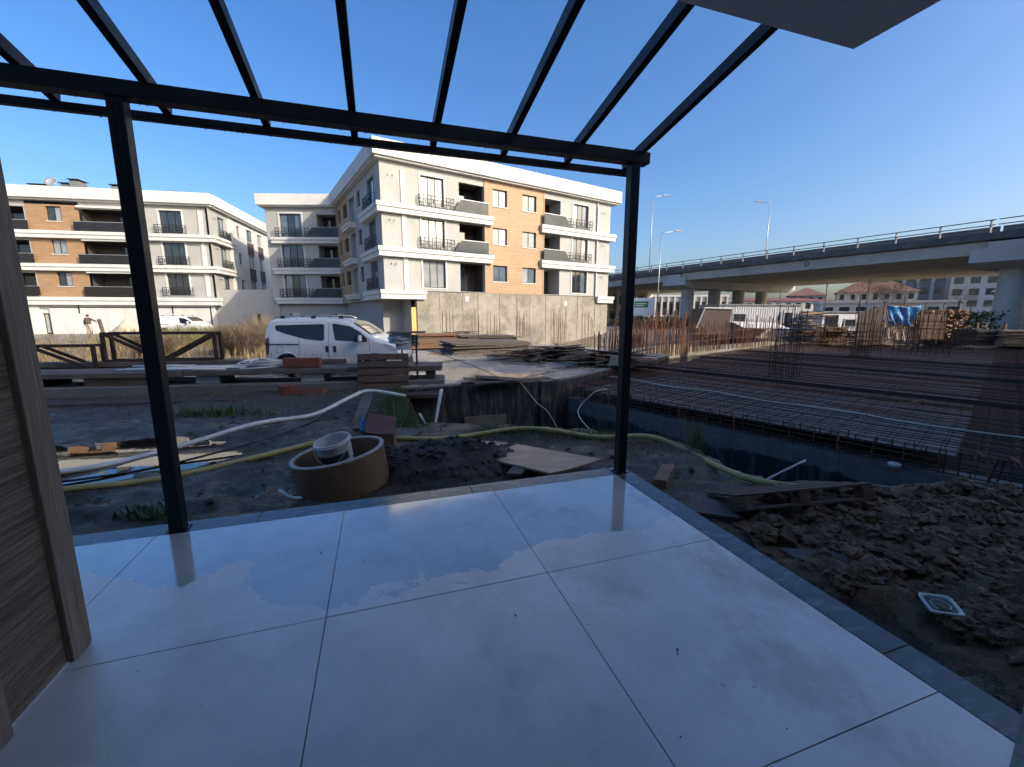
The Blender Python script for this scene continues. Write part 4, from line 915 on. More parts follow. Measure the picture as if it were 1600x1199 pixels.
    ws.f = [(i * 3 + k, i * 3 + k + 1, i * 3 + k + 4, i * 3 + k + 3) for i in range(4) for k in range(2)]; part('windscreen', ws, 'glass_car', smooth=True)
    part('rear_window', MB().quad((-.004, -.58, 1.12), (-.004, .58, 1.12), (.045, .55, 1.50), (.045, -.55, 1.50)), 'glass_car')
    part('rear_bumper', MB().box((-.05, -.74, .30), (.06, .74, .52)), 'van', bevel=.03); part('front_bumper', MB().box((3.80, -.70, .24), (3.91, .70, .46)), 'black_plastic', bevel=.03)
    part('number_plate', MB().box((-.012, -.26, .72), (-.004, .26, .83)), 'far_white')
    return t
v1 = make_van('parked_van', 'dirty white small van with roof rails parked behind the plank platform', (-6.82, 12.15, -.198), R(1.5)); v1.scale = (.955, .955, .955)
make_van('parked_van', 'distant white panel van parked against the corner block behind dry weeds', (-31.1, 37.2, -.3), R(3), False)
cb_ = thing('parked_car', 'red car tail showing behind the distant white van', 'car', (-32.4, 38.2, -.3))
MB().prism([(-33.6, 37.5), (-31.6, 37.5), (-31.6, 39.0), (-33.6, 39.0)], .05, .55).build('body', M['red_car'], cb_, bevel=.12); MB().hexa([(-33.3, 37.55, .551), (-31.9, 37.55, .551), (-31.9, 38.95, .551), (-33.3, 38.95, .551), (-33.0, 37.75, 1.1), (-32.2, 37.75, 1.1), (-32.2, 38.75, 1.1), (-33.0, 38.75, 1.1)]).build('cabin', M['glass_car'], cb_, bevel=.05)
for x in (-33.2, -32.0): MB().lathe([(.001, -.1), (.28, -.1), (.3, 0), (.28, .1), (.001, .1)], 18, Matrix.Translation((x, 37.55, .0)) @ Matrix.Rotation(R(90), 4, 'X')).build('wheel', M['rubber'], cb_)

# ------------------------------------------------------------------ plank platform and what lies on it
PF = Frame((-10.9, 8.85), 81.8)
PT = thing('plank_platform', 'long weathered plank platform on concrete blocks beside the van', 'platform', tuple(PF.p(4.5, 0, -.4)))
for i, (o0, o1) in enumerate(((0, -.30), (-.315, -.62), (-.635, -.94))):
    for j, (s0, s1) in enumerate(((-1.5, 3.4), (3.42, 7.0), (7.02, 9.25))): fbox(PF, s0 + random.uniform(0, .1) * (j == 0), s1, o0, o1, .09 + .012 * j + random.uniform(0, .01), .205 + .02 * j).build('plank', M['board_grey'], PT, bevel=.01)
for s, w, m_ in ((-.4, .9, 'shutter_dark'), (1.3, 1.3, 'board_brown'), (3.6, .5, 'concrete'), (5.9, .52, 'concrete_light'), (7.2, .6, 'concrete'), (8.85, .22, 'board_grey')): fbox(PF, s, s + w, -.85, -.12, -.10, .088).build('support_block', M[m_], PT, bevel=.012)
fbox(PF, -1.6, 9.3, -.9, .12, -.33, -.102)  .build('lower_beam', M['concrete_dark'], PT, bevel=.015)
fbox(PF, -1.6, 9.2, .121, .75, -.42, -.325).build('ledge_board', M['board_dark'], PT, bevel=.01)
for s0, s1, z in ((-2, 6.6, .17), (-2, 6.3, .02)): fbox(PF, s0, s1, -1.9, -1.55, z, z + .12).build('rear_beam', M['board_grey'], PT, bevel=.01)
fbox(PF, 6.0, 9.0, -.5, -.3, .226, .235)
def truss(s0, s1, z0, z1, o, label, flip):
    t = thing('steel_truss', label, 'truss', tuple(PF.p((s0 + s1) / 2, o, z0)), 0, 'rusty steel trusses lying on the platform'); P = PF.p
    for dz in (z0, z1): 
        for do in (0, -.28): MB().bar(P(s0, o + do, dz), P(s1, o + do, dz), .06, .06).build('chord', M['rust_dark'], t)
    for s in (s0 + .03, s1 - .03):
        for do in (0, -.28): MB().bar(P(s, o + do, z0 + .031), P(s, o + do, z1 - .031), .07, .07).build('upright', M['rust_dark'], t)
    n = 2; w = (s1 - s0 - .1) / n
    for k in range(n):
        for do in (.01, -.29):
            a, b = (s0 + .05 + k * w, s0 + .05 + (k + 1) * w); za, zb = ((z0, z1) if (k % 2 == 0) ^ flip else (z1, z0)); MB().bar(P(a, o + do, za), P(b, o + do, zb), .05, .07).build('brace', M['rust_dark'], t)
truss(-2.2, .62, .10, .72, -1.45, 'rusty low steel truss leaning at the far end of the platform', False)
truss(.68, 3.35, .32, 1.02, -1.62, 'rusty taller steel truss standing behind the pergola post', True)
for k, (s0, s1, o, z) in enumerate(((1.9, 3.9, -.25, .245), (2.0, 4.6, -.4, .25), (2.4, 5.0, -.55, .25), (2.6, 4.3, -.15, .245), (3.2, 5.4, -.7, .25), (2.1, 3.5, -.48, .30))):
    tag(MB().tube([PF.p(s0, o, z), PF.p((s0 + s1) / 2, o + .06, z + .01), PF.p(s1, o + .1, z)], .022, 8).build('pipe', M['pvc_white'], origin=tuple(PF.p(s0, o, z)), smooth=True), ('shortest pale pipe nearest the platform edge', 'pale pipe lying between two longer pipes on the platform', 'pale pipe passing behind the first pergola post', 'thin pale pipe at the front of the bundle', 'rearmost long pale pipe reaching the hose coil', 'pale pipe lying on top of the bundle')[k], 'pipe', 'bundle of pale pipes on the platform')
hc = []
for k in range(110):
    a = k * .33; rr_ = .40 + .13 * math.sin(k * .21) + random.uniform(-.02, .02); p = PF.p(5.0 + rr_ * 1.1 * math.cos(a), -.45 + rr_ * .75 * math.sin(a), .25 + .0014 * k + .02 * math.sin(a * 2)); hc.append(p)
tag(MB().tube(hc, .019, 7).build('hose', M['pvc_white'], origin=tuple(PF.p(5.0, -.45, .24)), smooth=True), 'coiled white hose lying on the platform', 'hose')
bk_ = fbox(PF, 5.52, 6.35, -.32, -.12, .250, .465).build('hollow_brick', M['brick_red'], origin=tuple(PF.p(5.9, -.2, .245)), bevel=.006); tag(bk_, 'long red hollow brick lying on the platform beside the hose', 'brick')
for k in range(9): fbox(PF, 5.56 + k * .088, 5.60 + k * .088, -.121, -.113, .27, .445).build('groove', M['brick_red'], bk_)
# broken brick and a plastic scrap on the ledge
for i, (s, w, lab) in enumerate(((5.75, .22, 'broken red brick on the ledge next to the white block'), (6.25, .45, 'slab of red brick rubble leaning under the platform'))):
    o = MB(); base = PF.p(s, .35, -.32); n0 = 7; pts = [(random.uniform(.7, 1.1) * w * math.cos(2 * math.pi * k / n0), random.uniform(.6, 1.0) * .14 * math.sin(2 * math.pi * k / n0)) for k in range(n0)]
    mm = Matrix.Translation(base) @ Matrix.Rotation(.2, 4, 'Z') @ Matrix.Rotation(-.25 if i else .1, 4, 'X'); o.prism(pts, .0, .22 if not i else .12, mm); tag(o.build('brick', M['brick_red'], origin=tuple(base), bevel=.012), lab, 'brick')
# upright pallet leaning on the platform
def pallet(name, label, Mx, mat='pallet', L_=1.2, W_=.8, n=5, gap=.03):
    t = thing(name, label, 'pallet', tuple(Mx.translation)); f = lambda lo, hi, nm, b=.006: MB().box(lo, hi, Mx).build(nm, M[mat], t, bevel=b)
    w = (W_ - gap * (n - 1)) / n
    for k in range(n): f((0, k * (w + gap), .125), (L_, k * (w + gap) + w, .147), 'slat')
    for x in (0, L_ / 2 - .05, L_ - .1): f((x, .0, .103), (x + .1, W_, .1248), 'cross_board')
    for y in (0, W_ / 2 - .05, W_ - .1):
        for x in (0, L_ / 2 - .05, L_ - .1): f((x, y, .024), (x + .1, y + .1, .1028), 'block')
        f((0, y, 0), (L_, y + .1, .0238), 'runner')
    return t
pm = Matrix.Translation(PF.p(7.28, .08, -.30)) @ Matrix.Rotation(R(8), 4, 'Z') @ Matrix.Rotation(R(82), 4, 'X'); pallet('wooden_pallet', 'dark brown pallet standing upright against the plank platform', pm, 'pallet', 1.18, .86)
# electrical box in plastic film
EB = thing('site_power_box', 'grey site power box wrapped in clear film on a pole', 'power box', tuple(PF.p(8.35, -.3, -.2)))
fbox(PF, 8.12, 8.5, -.55, -.3, .62, 1.02).build('cabinet', M['box_grey'], EB, bevel=.012); fbox(PF, 8.52, 8.66, -.5, -.33, .72, .98).build('socket_panel', M['black_plastic'], EB, bevel=.01)
for k in range(3): fbox(PF, 8.55, 8.63, -.329, -.3, .74 + k * .08, .79 + k * .08).build('socket', M['galv'], EB)
MB().tube([PF.p(8.62, -.4, -.2), PF.p(8.62, -.4, .95)], .025, 8).build('stand_pole', M['iron'], EB); MB().tube([PF.p(8.25, -.5, .2), PF.p(8.25, -.5, .62)], .02, 8).build('stand_pole', M['iron'], EB)
fbox(PF, 7.95, 8.85, -.75, -.15, 1.045, 1.075).build('cover_board', M['board_grey'], EB)
fm = MB(); n1, n2 = 18, 10
for i in range(n1):
    for j in range(n2):
        a = 2 * math.pi * i / n1; z = .78 + .24 * j / (n2 - 1); r_ = .27 + .09 * noise.noise((i * .9, j * .8, 2)) - .06 * abs(j / (n2 - 1) - .5); fm.v.append(tuple(PF.p(8.22 + r_ * 1.05 * math.cos(a), -.43 + r_ * .8 * math.sin(a), z)))
fm.f = [(i * n2 + j, ((i + 1) % n1) * n2 + j, ((i + 1) % n1) * n2 + j + 1, i * n2 + j + 1) for i in range(n1) for j in range(n2 - 1) if i not in (12, 13, 14)]
fm.build('plastic_film', M['film'], EB, smooth=True)
cab = [PF.p(8.55, -.3, .65), PF.p(8.5, -.2, .4), PF.p(8.62, -.15, .25), PF.p(8.66, -.2, .05), PF.p(8.6, .0, -.3)]; MB().tube(cab, .012, 6).build('cable', M['pipe_black'], EB)

# ------------------------------------------------------------------ foreground yard
def gp(x, y, dz=0.0): return Vector((x, y, gz(x, y) + dz))
def hose(name, pts, r, mat, label, cat='hose', sub=10, wob=.0, n=9):
    """smooth line through points, resting at its own heights"""
    P = [Vector(p) for p in pts]; out = []
    for i in range(len(P) - 1):
        p0, p1, p2, p3 = P[max(i - 1, 0)], P[i], P[i + 1], P[min(i + 2, len(P) - 1)]
        for k in range(sub):
            t = k / sub; out.append(.5 * ((2 * p1) + (p2 - p0) * t + (2 * p0 - 5 * p1 + 4 * p2 - p3) * t * t + (3 * p1 - p0 - 3 * p2 + p3) * t ** 3) + Vector((0, 0, wob * math.sin(i * 3 + k))))
    out.append(P[-1]); rl = [r * (1 + .07 * noise.noise((q_.x * 6, q_.y * 6, 1))) for q_ in out]; out = [q_ + Vector((0, 0, .004 * noise.noise((q_.x * 3, q_.y * 3, 5)))) for q_ in out]; return tag(MB().tube(out, rl, n).build(name, M[mat], origin=tuple(P[0]), smooth=True), label, cat)
hose('pipe', [gp(-6.9, 3.9, .1), gp(-5.25, 4.55, .06), gp(-4.75, 5.35, .05), gp(-4.0, 6.25, .06), (-3.55, 7.2, -.27), (-3.2, 8.0, -.12), (-2.95, 8.4, -.06), (-2.2, 8.35, -.16)], .037, 'pvc_white', 'thick dirty white plastic pipe running over the mud to the pallet', 'pipe')
hose('hose', [gp(-6.0, 3.3, .05), gp(-4.45, 3.9, .04), gp(-3.86, 4.32, .04), gp(-3.2, 5.0, .05), gp(-2.6, 5.5, .05), gp(-2.1, 5.62, .03), gp(-1.57, 5.62, .03), gp(-.9, 5.66, .04), gp(0, 5.95, .05), gp(.55, 5.85, .05), gp(1.2, 5.72, .04), gp(1.9, 5.45, .06), (2.32, 5.05, -.27), (2.38, 4.6, -.24), (2.55, 4.15, -.23), (2.95, 3.75, -.17)], .036, 'hose_yellow', 'long faded yellow hose snaking across the yard behind the mound')
hose('hose', [gp(-6.5, 3.6, .03), gp(-4.95, 4.3, .03), gp(-4.3, 4.82, .03), gp(-3.5, 5.7, .03), gp(-3.3, 6.7, .03), gp(-3.6, 7.6, .03)], .014, 'pipe_black', 'thin black pipe between the white pipe and the yellow hose')
hose('cable', [F1.p(2.9, -.05, -.19), F1.p(3.0, .02, -.25), F1.p(3.35, .3, -.75), F1.p(3.6, .5, -1.0), F1.p(3.75, 1.0, -1.6), (.75, 7.2, -1.0), (.72, 6.6, -.55)], .012, 'cable_pale', 'pale cable hanging down the tarred slab wall', 'cable')
hose('cable', [mp(.9, .3, -.36), mp(.75, -.05, -.45), mp(.65, -.5, -.9), (1.75, 8.0, -.95), (1.5, 6.35, -.38)], .013, 'cable_pale', 'pale cable drooping from the rebar deck beside the corner post', 'cable')
hose('pipe', [(-1.32, 7.6, .12), (-1.40, 7.35, -.45), (-1.47, 7.1, -1.05)], .03, 'pvc_white', 'straight white plastic pipe propped against the tarred slab wall', 'pipe', 3)
hose('pipe', [(-1.75, 7.6, -.35), (-1.5, 7.3, -.62), (-1.25, 6.9, -.95)], .022, 'pvc_white', 'short dirty white pipe lying on the grass bank', 'pipe', 3)
hose('pipe', [(2.85, 4.55, -.46), (3.15, 4.6, -.33), (3.47, 4.66, -.20)], .014, 'galv', 'thin pale metal rod sticking out behind the low pallet', 'rod', 3)
hose('cable', [PF.p(9.0, -.3, .6), (-.9, 10.6, .15), (-.2, 10.9, -.19), (.5, 11.4, -.195), (1.1, 12.0, -.195)], .009, 'pipe_black', 'black cable trailing from the power box onto the slab', 'cable')
# plank strut under the pallet
tag(MB().bar((-2.55, 6.35, -.46), (-2.95, 8.35, -.10), .20, .03).build('board', M['board_grey'], origin=(-2.7, 7, -.4), bevel=.004), 'grey board ramp rising from the mud to the upright pallet', 'board')
# concrete ring
RC = Vector((-1.83, 4.23, -.135)); RT = Matrix.Translation(RC) @ Matrix.Rotation(R(-8), 4, 'Y') @ Matrix.Rotation(R(1.5), 4, 'X') @ Matrix.Diagonal((.905, .905, 1.0, 1))
RG = thing('concrete_ring', 'tilted brown concrete manhole ring standing in the mud', 'concrete ring', tuple(RC - Vector((0, 0, .22))))
MB().lathe([(.52, .185), (.515, -.20), (.475, -.20), (.478, .185)], 64, RT).build('ring_wall', M['clay_ring'], RG, smooth=40)
MB().lathe([(.478, .186), (.474, .20), (.485, .206), (.515, .206), (.524, .20), (.52, .186)], 64, RT).build('rim', M['ring_rim'], RG, smooth=True)
MB().lathe([(.474, -.17), (.3, -.12), (.001, -.10)], 40, RT).build('soil_fill', M['soil'], RG, smooth=True)
BT = Matrix.Translation(RC + Vector((-.04, .06, .0))) @ Matrix.Rotation(R(-9), 4, 'Y') @ Matrix.Rotation(R(10), 4, 'X') @ Matrix.Scale(1.1, 4)
BK = thing('bucket', 'dirty white plastic paint bucket standing inside the ring', 'bucket', tuple(BT.translation))
MB().lathe([(.135, 0), (.15, .1), (.163, .25), (.168, .27), (.168, .30), (.155, .30), (.150, .25), (.138, .05), (.001, .04)], 40, BT).build('shell', M['bucket'], BK, smooth=45)
MB().lathe([(.1685, .265), (.176, .27), (.176, .282), (.1685, .286)], 40, BT).build('rim', M['bucket'], BK, smooth=True)
def arc(r0, r1, z0, z1, a0, a1, n=14):
    mb = MB()
    for k in range(n + 1):
        a = a0 + (a1 - a0) * k / n; mb.v += [tuple(BT @ Vector((r0 * math.cos(a), r0 * math.sin(a), z0))), tuple(BT @ Vector((r1 * math.cos(a), r1 * math.sin(a), z1)))]
    mb.f = [(2 * k, 2 * k + 2, 2 * k + 3, 2 * k + 1) for k in range(n)]; return mb
arc(.1538, .1592, .115, .19, R(-140), R(-20)).build('label_band', M['bucket_print'], BK); arc(.140, .1485, .03, .075, R(-115), R(-40)).build('label_patch', M['bucket_red'], BK)
MB().tube([BT @ Vector((.178 * math.cos(a), .178 * math.sin(a), .27 - .16 * math.sin((a - R(-165)) / R(150) * math.pi))) for a in [R(-165) + R(150) * k / 16 for k in range(17)]], .005, 6).build('bail_handle', M['galv'], BK)
hose('cable', [gp(-2.38, 3.99, .02), gp(-2.32, 3.93, .05), gp(-2.2, 3.86, .03), gp(-2.05, 3.8, .02)], .016, 'pvc_white', 'scrap of white plastic pipe at the foot of the ring', 'pipe')
# cartons
def carton(loc, size, rz, tilt, label, mat='cardboard', flaps=True):
    t = thing('carton', label, 'box', loc); Mx = Matrix.Translation(loc) @ Matrix.Rotation(rz, 4, 'Z') @ Matrix.Rotation(tilt, 4, 'X'); a, b, c = size; w = .006; F = lambda lo, hi, n: MB().box(lo, hi, Mx).build(n, M[mat], t)
    F((-a / 2, -b / 2, 0), (a / 2, -b / 2 + w, c), 'side'); F((-a / 2, b / 2 - w, 0), (a / 2, b / 2, c), 'side'); F((-a / 2, -b / 2 + w, 0), (-a / 2 + w, b / 2 - w, c), 'side'); F((a / 2 - w, -b / 2 + w, 0), (a / 2, b / 2 - w, c), 'side'); F((-a / 2 + w, -b / 2 + w, 0), (a / 2 - w, b / 2 - w, w), 'bottom')
    if flaps:
        for sx, ang in ((-1, 55), (1, 40)):
            m2 = Mx @ Matrix.Translation((0, sx * b / 2, c)) @ Matrix.Rotation(R(ang) * sx, 4, 'X'); MB().box((-a / 2, -.003, 0), (a / 2, .003, b * .45), m2).build('flap', M[mat], t)
    return t
carton((-1.62, 5.0, -.30), (.30, .26, .36), .15, 0, 'upper damp carton with bent lid standing behind the ring', 'cardboard', False)
cl_ = thing('cardboard_tray', 'red brown tray tilted on the damp carton behind the ring', 'tray', (-1.62, 5.0, .065)); mm = Matrix.Translation((-1.64, 5.0, .14)) @ Matrix.Rotation(.12, 4, 'Z') @ Matrix.Rotation(R(32), 4, 'X') @ Matrix.Rotation(R(14), 4, 'Y'); MB().box((-.17, -.16, 0), (.17, .16, .012), mm).build('panel', M['cardboard_red'], cl_); MB().box((-.17, -.166, -.05), (.17, -.1605, .012), mm).build('edge', M['cardboard_red'], cl_); MB().box((.1705, -.16, -.05), (.176, .16, .012), mm).build('edge', M['cardboard_red'], cl_)
MB().quad((-1.76, 4.852, -.27), (-1.62, 4.858, -.27), (-1.62, 4.858, -.14), (-1.76, 4.852, -.14))
lp = thing('flattened_carton', 'small carton with a lime print at the mound edge', 'box', (-1.62, 4.74, -.30)); MB().box((-1.80, 4.70, -.30), (-1.48, 4.82, -.06)).build('body', M['cardboard'], lp, bevel=.004); MB().box((-1.70, 4.694, -.20), (-1.62, 4.6995, -.11)).build('print_patch', M['lime'], lp)
carton((-1.95, 5.08, -.30), (.30, .25, .26), -.2, -.12, 'open low carton leaning against the damp carton', 'cardboard')
bb = MB(); n1, n2 = 10, 8                                # blue plastic bag bulging from the cartons
for i in range(n1):
    for j in range(n2):
        u_, v_ = i / (n1 - 1), j / (n2 - 1); bb.v.append((-1.98 + .24 * u_ + .05 * v_, 5.1 - .12 * math.sin(u_ * 3) * math.sin(v_ * 3) + .03 * noise.noise((i * .7, j * .7, 0)), .02 + .20 * v_ - .09 * u_ + .05 * noise.noise((i * .6, j * .6, 4))))
bb.f = [(i * n2 + j, (i + 1) * n2 + j, (i + 1) * n2 + j + 1, i * n2 + j + 1) for i in range(n1 - 1) for j in range(n2 - 1)]
bo = bb.build('plastic_bag', M['blue_plastic'], origin=(-1.9, 5.1, .0), fix=False); md = bo.modifiers.new('thick', 'SOLIDIFY'); md.thickness = .02; tag(bo, 'crumpled blue plastic bag stuffed between the cartons', 'bag')

# heaps of soil: height field with lumps, plus loose clods
def clods(n, fn, rmin, rmax, mat, name, parent):
    mb = MB(); ICO = []
    for sub in (1, 2, 3):
        ico = bmesh.new(); bmesh.ops.create_icosphere(ico, subdivisions=sub, radius=1); ICO.append(([v.co.copy() for v in ico.verts], [tuple(v.index for v in f.verts) for f in ico.faces])); ico.free()
    for _ in range(n):
        p = fn()
        if p is None: continue
        r = rmin + (rmax - rmin) * random.random() ** 2.6; sd3 = random.random() * 90; sc_ = (random.uniform(.8, 1.25), random.uniform(.8, 1.25), random.uniform(.6, .9)); q = Matrix.Rotation(random.random() * 6, 3, 'Z')
        iv, idx = ICO[0 if r < .02 else (1 if r < .052 else 2)]; o3 = Vector((sd3, 0, 0)); out = []
        for v in iv:
            k_ = 1 + .6 * noise.noise(v * 1.3 + o3) + .5 * (.3 - abs(noise.noise(v * 2.4 - o3))) + .42 * noise.noise(v * 4.6 + o3); out.append(p + q @ Vector([v[k] * sc_[k] for k in range(3)]) * r * k_)
        mb.add(out, idx)
    return tag(mb.build(name, M[mat], parent, smooth=(28 if mat == 'clod' else True), fix=False), kind='stuff')
def heap(name, label, x0, x1, y0, y1, hf, mat, step=.035):
    nx_, ny_ = int((x1 - x0) / step), int((y1 - y0) / step); mb = MB(); keep = {}
    for j in range(ny_ + 1):
        for i in range(nx_ + 1):
            x, y = x0 + i * step, y0 + j * step; h = hf(x, y); keep[(i, j)] = h; mb.v.append((x, y, gz(x, y) + (h if h > 0 else -.05)))
    mb.f = [(j * (nx_ + 1) + i, j * (nx_ + 1) + i + 1, (j + 1) * (nx_ + 1) + i + 1, (j + 1) * (nx_ + 1) + i) for j in range(ny_) for i in range(nx_) if max(keep[(i, j)], keep[(i + 1, j)], keep[(i, j + 1)], keep[(i + 1, j + 1)]) > 0]
    used = sorted({k for f in mb.f for k in f}); mp_ = {k: n for n, k in enumerate(used)}; mb.v = [mb.v[k] for k in used]; mb.f = [tuple(mp_[k] for k in f) for f in mb.f]
    return tag(mb.build(name, M[mat], origin=((x0 + x1) / 2, (y0 + y1) / 2, -.3), smooth=True, fix=False), label, 'soil heap')
def vor(x, y, s): d = noise.voronoi(Vector((x * s, y * s, .5)))[0]; return d[1] - d[0]
def h1(x, y):
    q = ((x + .80) / 1.05) ** 2 + ((y - 4.72 - .05 * (x + .8)) / .60) ** 2
    return (1 - q) * .27 + .07 * noise.fractal((x * 5, y * 5, 2), .8, 2, 4) + .03 * vor(x, y, 9) - .03
hp1 = heap('soil_heap', 'dark crumbly soil heap between the ring and the plywood', -2.1, .5, 3.95, 5.5, h1, 'soil', .03)
def pick1():
    x, y = random.uniform(-1.95, .25), random.uniform(4.0, 5.35); h = h1(x, y); return Vector((x, y, gz(x, y) + h)) if h > .0 else None
clods(650, pick1, .008, .04, 'soil', 'clods', hp1)
def h2(x, y):                                            # big clay heap beside the terrace
    u = x * TU.x + y * TU.y; v = x * TV.x + y * TV.y
    w = sstep((u - 2.55 - .25 * noise.noise((x * 1.2, y * 1.2, 3)) + .45 * sstep((1.0 - v) / 1.2)) / .55) * sstep((3.0 - v - .2 * noise.noise((x, y, 8)) - .30 * max(0, u - 4.4)) / .45) * sstep((v + .9) / .4)
    return w * (.07 + .09 * vor(x, y, 3.2) + .06 * vor(x, y, 7.0) + .07 * noise.fractal((x * 2.2, y * 2.2, 5), .9, 2, 5) + .03 * noise.fractal((x * 9, y * 9, 5), .9, 2, 4)) - .02
hp2 = heap('soil_heap', 'broad heap of brown clay clods beside the dark kerb', 1.9, 7.2, .0, 5.0, h2, 'clod', .03)
def pick2():
    x, y = random.uniform(2.0, 7.0), random.uniform(.6, 4.9); h = h2(x, y)
    return Vector((x, y, gz(x, y) + h - .01)) if h > .04 else None
clods(9000, pick2, .007, .075, 'clod', 'clods', hp2)
def pick3():
    u, v = random.uniform(2.32, 2.75), random.uniform(-.2, 3.5); p = T(u, v); return gp(p.x, p.y, .0)
cl3 = thing('loose_crumbs', 'scattered soil crumbs along the outside of the kerb', 'crumbs', T(2.5, 1.5, -.27)); cl3['kind'] = 'stuff'; clods(420, pick3, .004, .022, 'clod', 'clods', cl3)
def pick4():
    x, y = random.uniform(-6.5, 2.2), random.uniform(3.2, 8.2); p = Vector((x, y, 0)); u, v = p.dot(TU), p.dot(TV)
    return gp(x, y, 0) if (v > 3.5 and not inside(x, y, LOW)) else None
cl4 = thing('loose_pebbles', 'pebbles and mud lumps scattered over the wet yard', 'pebbles', (-2, 5.5, -.3)); cl4['kind'] = 'stuff'; clods(700, pick4, .006, .035, 'soil', 'clods', cl4)

def pick5():
    u, v = random.uniform(-1.2, 2.05), random.uniform(.2, 3.2); return T(u, v, .002) if noise.noise((u * 1.3, v * 1.3, 7)) > .0 or random.random() < .15 else None
cl5 = thing('floor_grit', 'grit and crumbs scattered on the terrace tiles', 'grit', T(.5, 1.6, 0)); cl5['kind'] = 'stuff'; clods(70, pick5, .0015, .0065, 'soil', 'clods', cl5)
# boards lying about
def sheet(name, label, pts, th, mat, cat='board', bevel=.003):
    mb = MB(); n = len(pts); mb.v = [tuple(p) for p in pts] + [(p[0], p[1], p[2] + th) for p in pts]
    mb.f = [tuple(range(n - 1, -1, -1)), tuple(range(n, 2 * n))] + [(i, (i + 1) % n, n + (i + 1) % n, n + i) for i in range(n)]
    return tag(mb.build(name, M[mat], origin=tuple(pts[0]), bevel=bevel), label, cat)
sheet('plywood_sheet', 'wet plywood sheet lying on the lip of the pit beside the kerb', [(-.34, 4.66, -.19), (.40, 4.10, -.16), (.60, 4.16, -.14), (1.02, 4.47, -.14), (.06, 5.12, -.17)], .025, 'plywood')
sheet('plywood_sheet', 'pale muddy sheet lying behind the soil heap', [(-1.45, 5.16, -.24), (-.35, 5.05, -.25), (-.05, 5.36, -.22), (-.85, 5.55, -.23)], .02, 'plywood')
sheet('plywood_sheet', 'small grey offcut lying between heap and plywood sheet', [(-.06, 4.19, -.2), (.09, 4.16, -.2), (.19, 4.42, -.19), (.05, 4.47, -.19)], .03, 'board_grey')
sheet('plywood_sheet', 'pale sheet scrap at the head of the yellow hose', [(-1.95, 5.86, -.29), (-1.45, 5.75, -.27), (-1.38, 6.1, -.26), (-1.75, 6.3, -.27)], .02, 'board_grey')
sheet('timber_block', 'short brown timber offcut lying in the dirt by the corner post', [(1.45, 4.02, -.25), (1.57, 3.98, -.25), (1.82, 4.40, -.24), (1.70, 4.44, -.24)], .08, 'board_brown', 'timber')
sheet('plywood_sheet', 'grey slate scrap under the end of the low pallet', [(1.55, 3.45, -.25), (1.95, 3.33, -.25), (2.22, 3.52, -.23), (1.85, 3.68, -.24)], .02, 'board_grey')
sheet('plywood_sheet', 'dull stone slab half buried at the heap edge', [(2.02, 2.88, -.27), (2.12, 2.45, -.27), (2.42, 2.40, -.20), (2.3, 2.72, -.2)], .03, 'board_grey')
lowp = Matrix.Translation((1.95, 3.34, -.19)) @ Matrix.Rotation(R(3), 4, 'Z') @ Matrix.Rotation(R(-4), 4, 'Y') @ Matrix.Rotation(R(-21.5), 4, 'X'); pallet('wooden_pallet', 'dark pallet lying flat on the clay heap by the basement wall', lowp, 'pallet', 1.25, .85, 5, .085)
# floor drain grate left in the dirt
dl = Matrix.Translation((2.51, 2.17, gz(2.51, 2.17) + .075)) @ Matrix.Rotation(R(-20), 4, 'Z') @ Matrix.Rotation(R(6), 4, 'X') @ Matrix.Rotation(R(-4), 4, 'Y')
DG = thing('floor_drain', 'square white floor drain lying on the clay', 'drain', tuple(dl.translation)); 
def rsq(h, r, z, n=5): return [dl @ Vector((cx * (h - r) + r * math.cos(t), cy * (h - r) + r * math.sin(t), z)) for cx, cy, t0 in ((1, 1, 0), (-1, 1, 90), (-1, -1, 180), (1, -1, 270)) for t in [R(t0 + 90 * k / n) for k in range(n + 1)]]
rings = [rsq(.078, .022, 0), rsq(.078, .022, .014), rsq(.068, .02, .016), rsq(.062, .03, .006)]; nr = len(rings[0]); fr_ = MB(); fr_.v = [tuple(p) for r_ in rings for p in r_]
fr_.f = [(i * nr + k, i * nr + (k + 1) % nr, (i + 1) * nr + (k + 1) % nr, (i + 1) * nr + k) for i in range(3) for k in range(nr)]
fr_.build('frame', M['pvc_white'], DG, smooth=40); MB().add(rsq(.062, .03, .0058), [tuple(range(nr))]).build('cover_plate', M['concrete_dark'], DG); MB().lathe([(.040, .007), (.043, .010), (.046, .007)], 28, dl).build('ring_groove', M['galv'], DG, smooth=True)

# ------------------------------------------------------------------ grass and weeds
def blades(n, fn, h0, h1_, w, mat, name, label, lean=.5, seg=2, cat='grass'):
    mb = MB()
    for _ in range(n):
        p = fn()
        if p is None: continue
        h = random.uniform(h0, h1_); a = random.random() * 6.283; d = Vector((math.cos(a), math.sin(a), 0)); s = Vector((-d.y, d.x, 0)) * w * random.uniform(.6, 1.3); ln = random.uniform(.1, lean)
        q1 = p + Vector((0, 0, h * .6)) + d * h * ln * .35; q2 = p + Vector((0, 0, h)) + d * h * ln
        mb.add([p - s, p + s, q1 - s * .7, q1 + s * .7, q2], [(0, 1, 3, 2), (2, 3, 4)])
    return tag(mb.build(name, M[mat], fix=False), label, cat, kind='stuff')
def on(x0, x1, y0, y1, cond=None):
    def f():
        x, y = random.uniform(x0, x1), random.uniform(y0, y1)
        return gp(x, y, -.01) if (cond is None or cond(x, y)) else None
    return f
def bank():
    t = random.random(); x = -2.45 + .75 * t + random.gauss(0, .28); y = 9.3 - 2.9 * t + random.gauss(0, .25); return gp(x, y, -.01)
blades(5200, bank, .05, .22, .004, 'foliage', 'grass', 'green grass growing on the bank beside the pit')
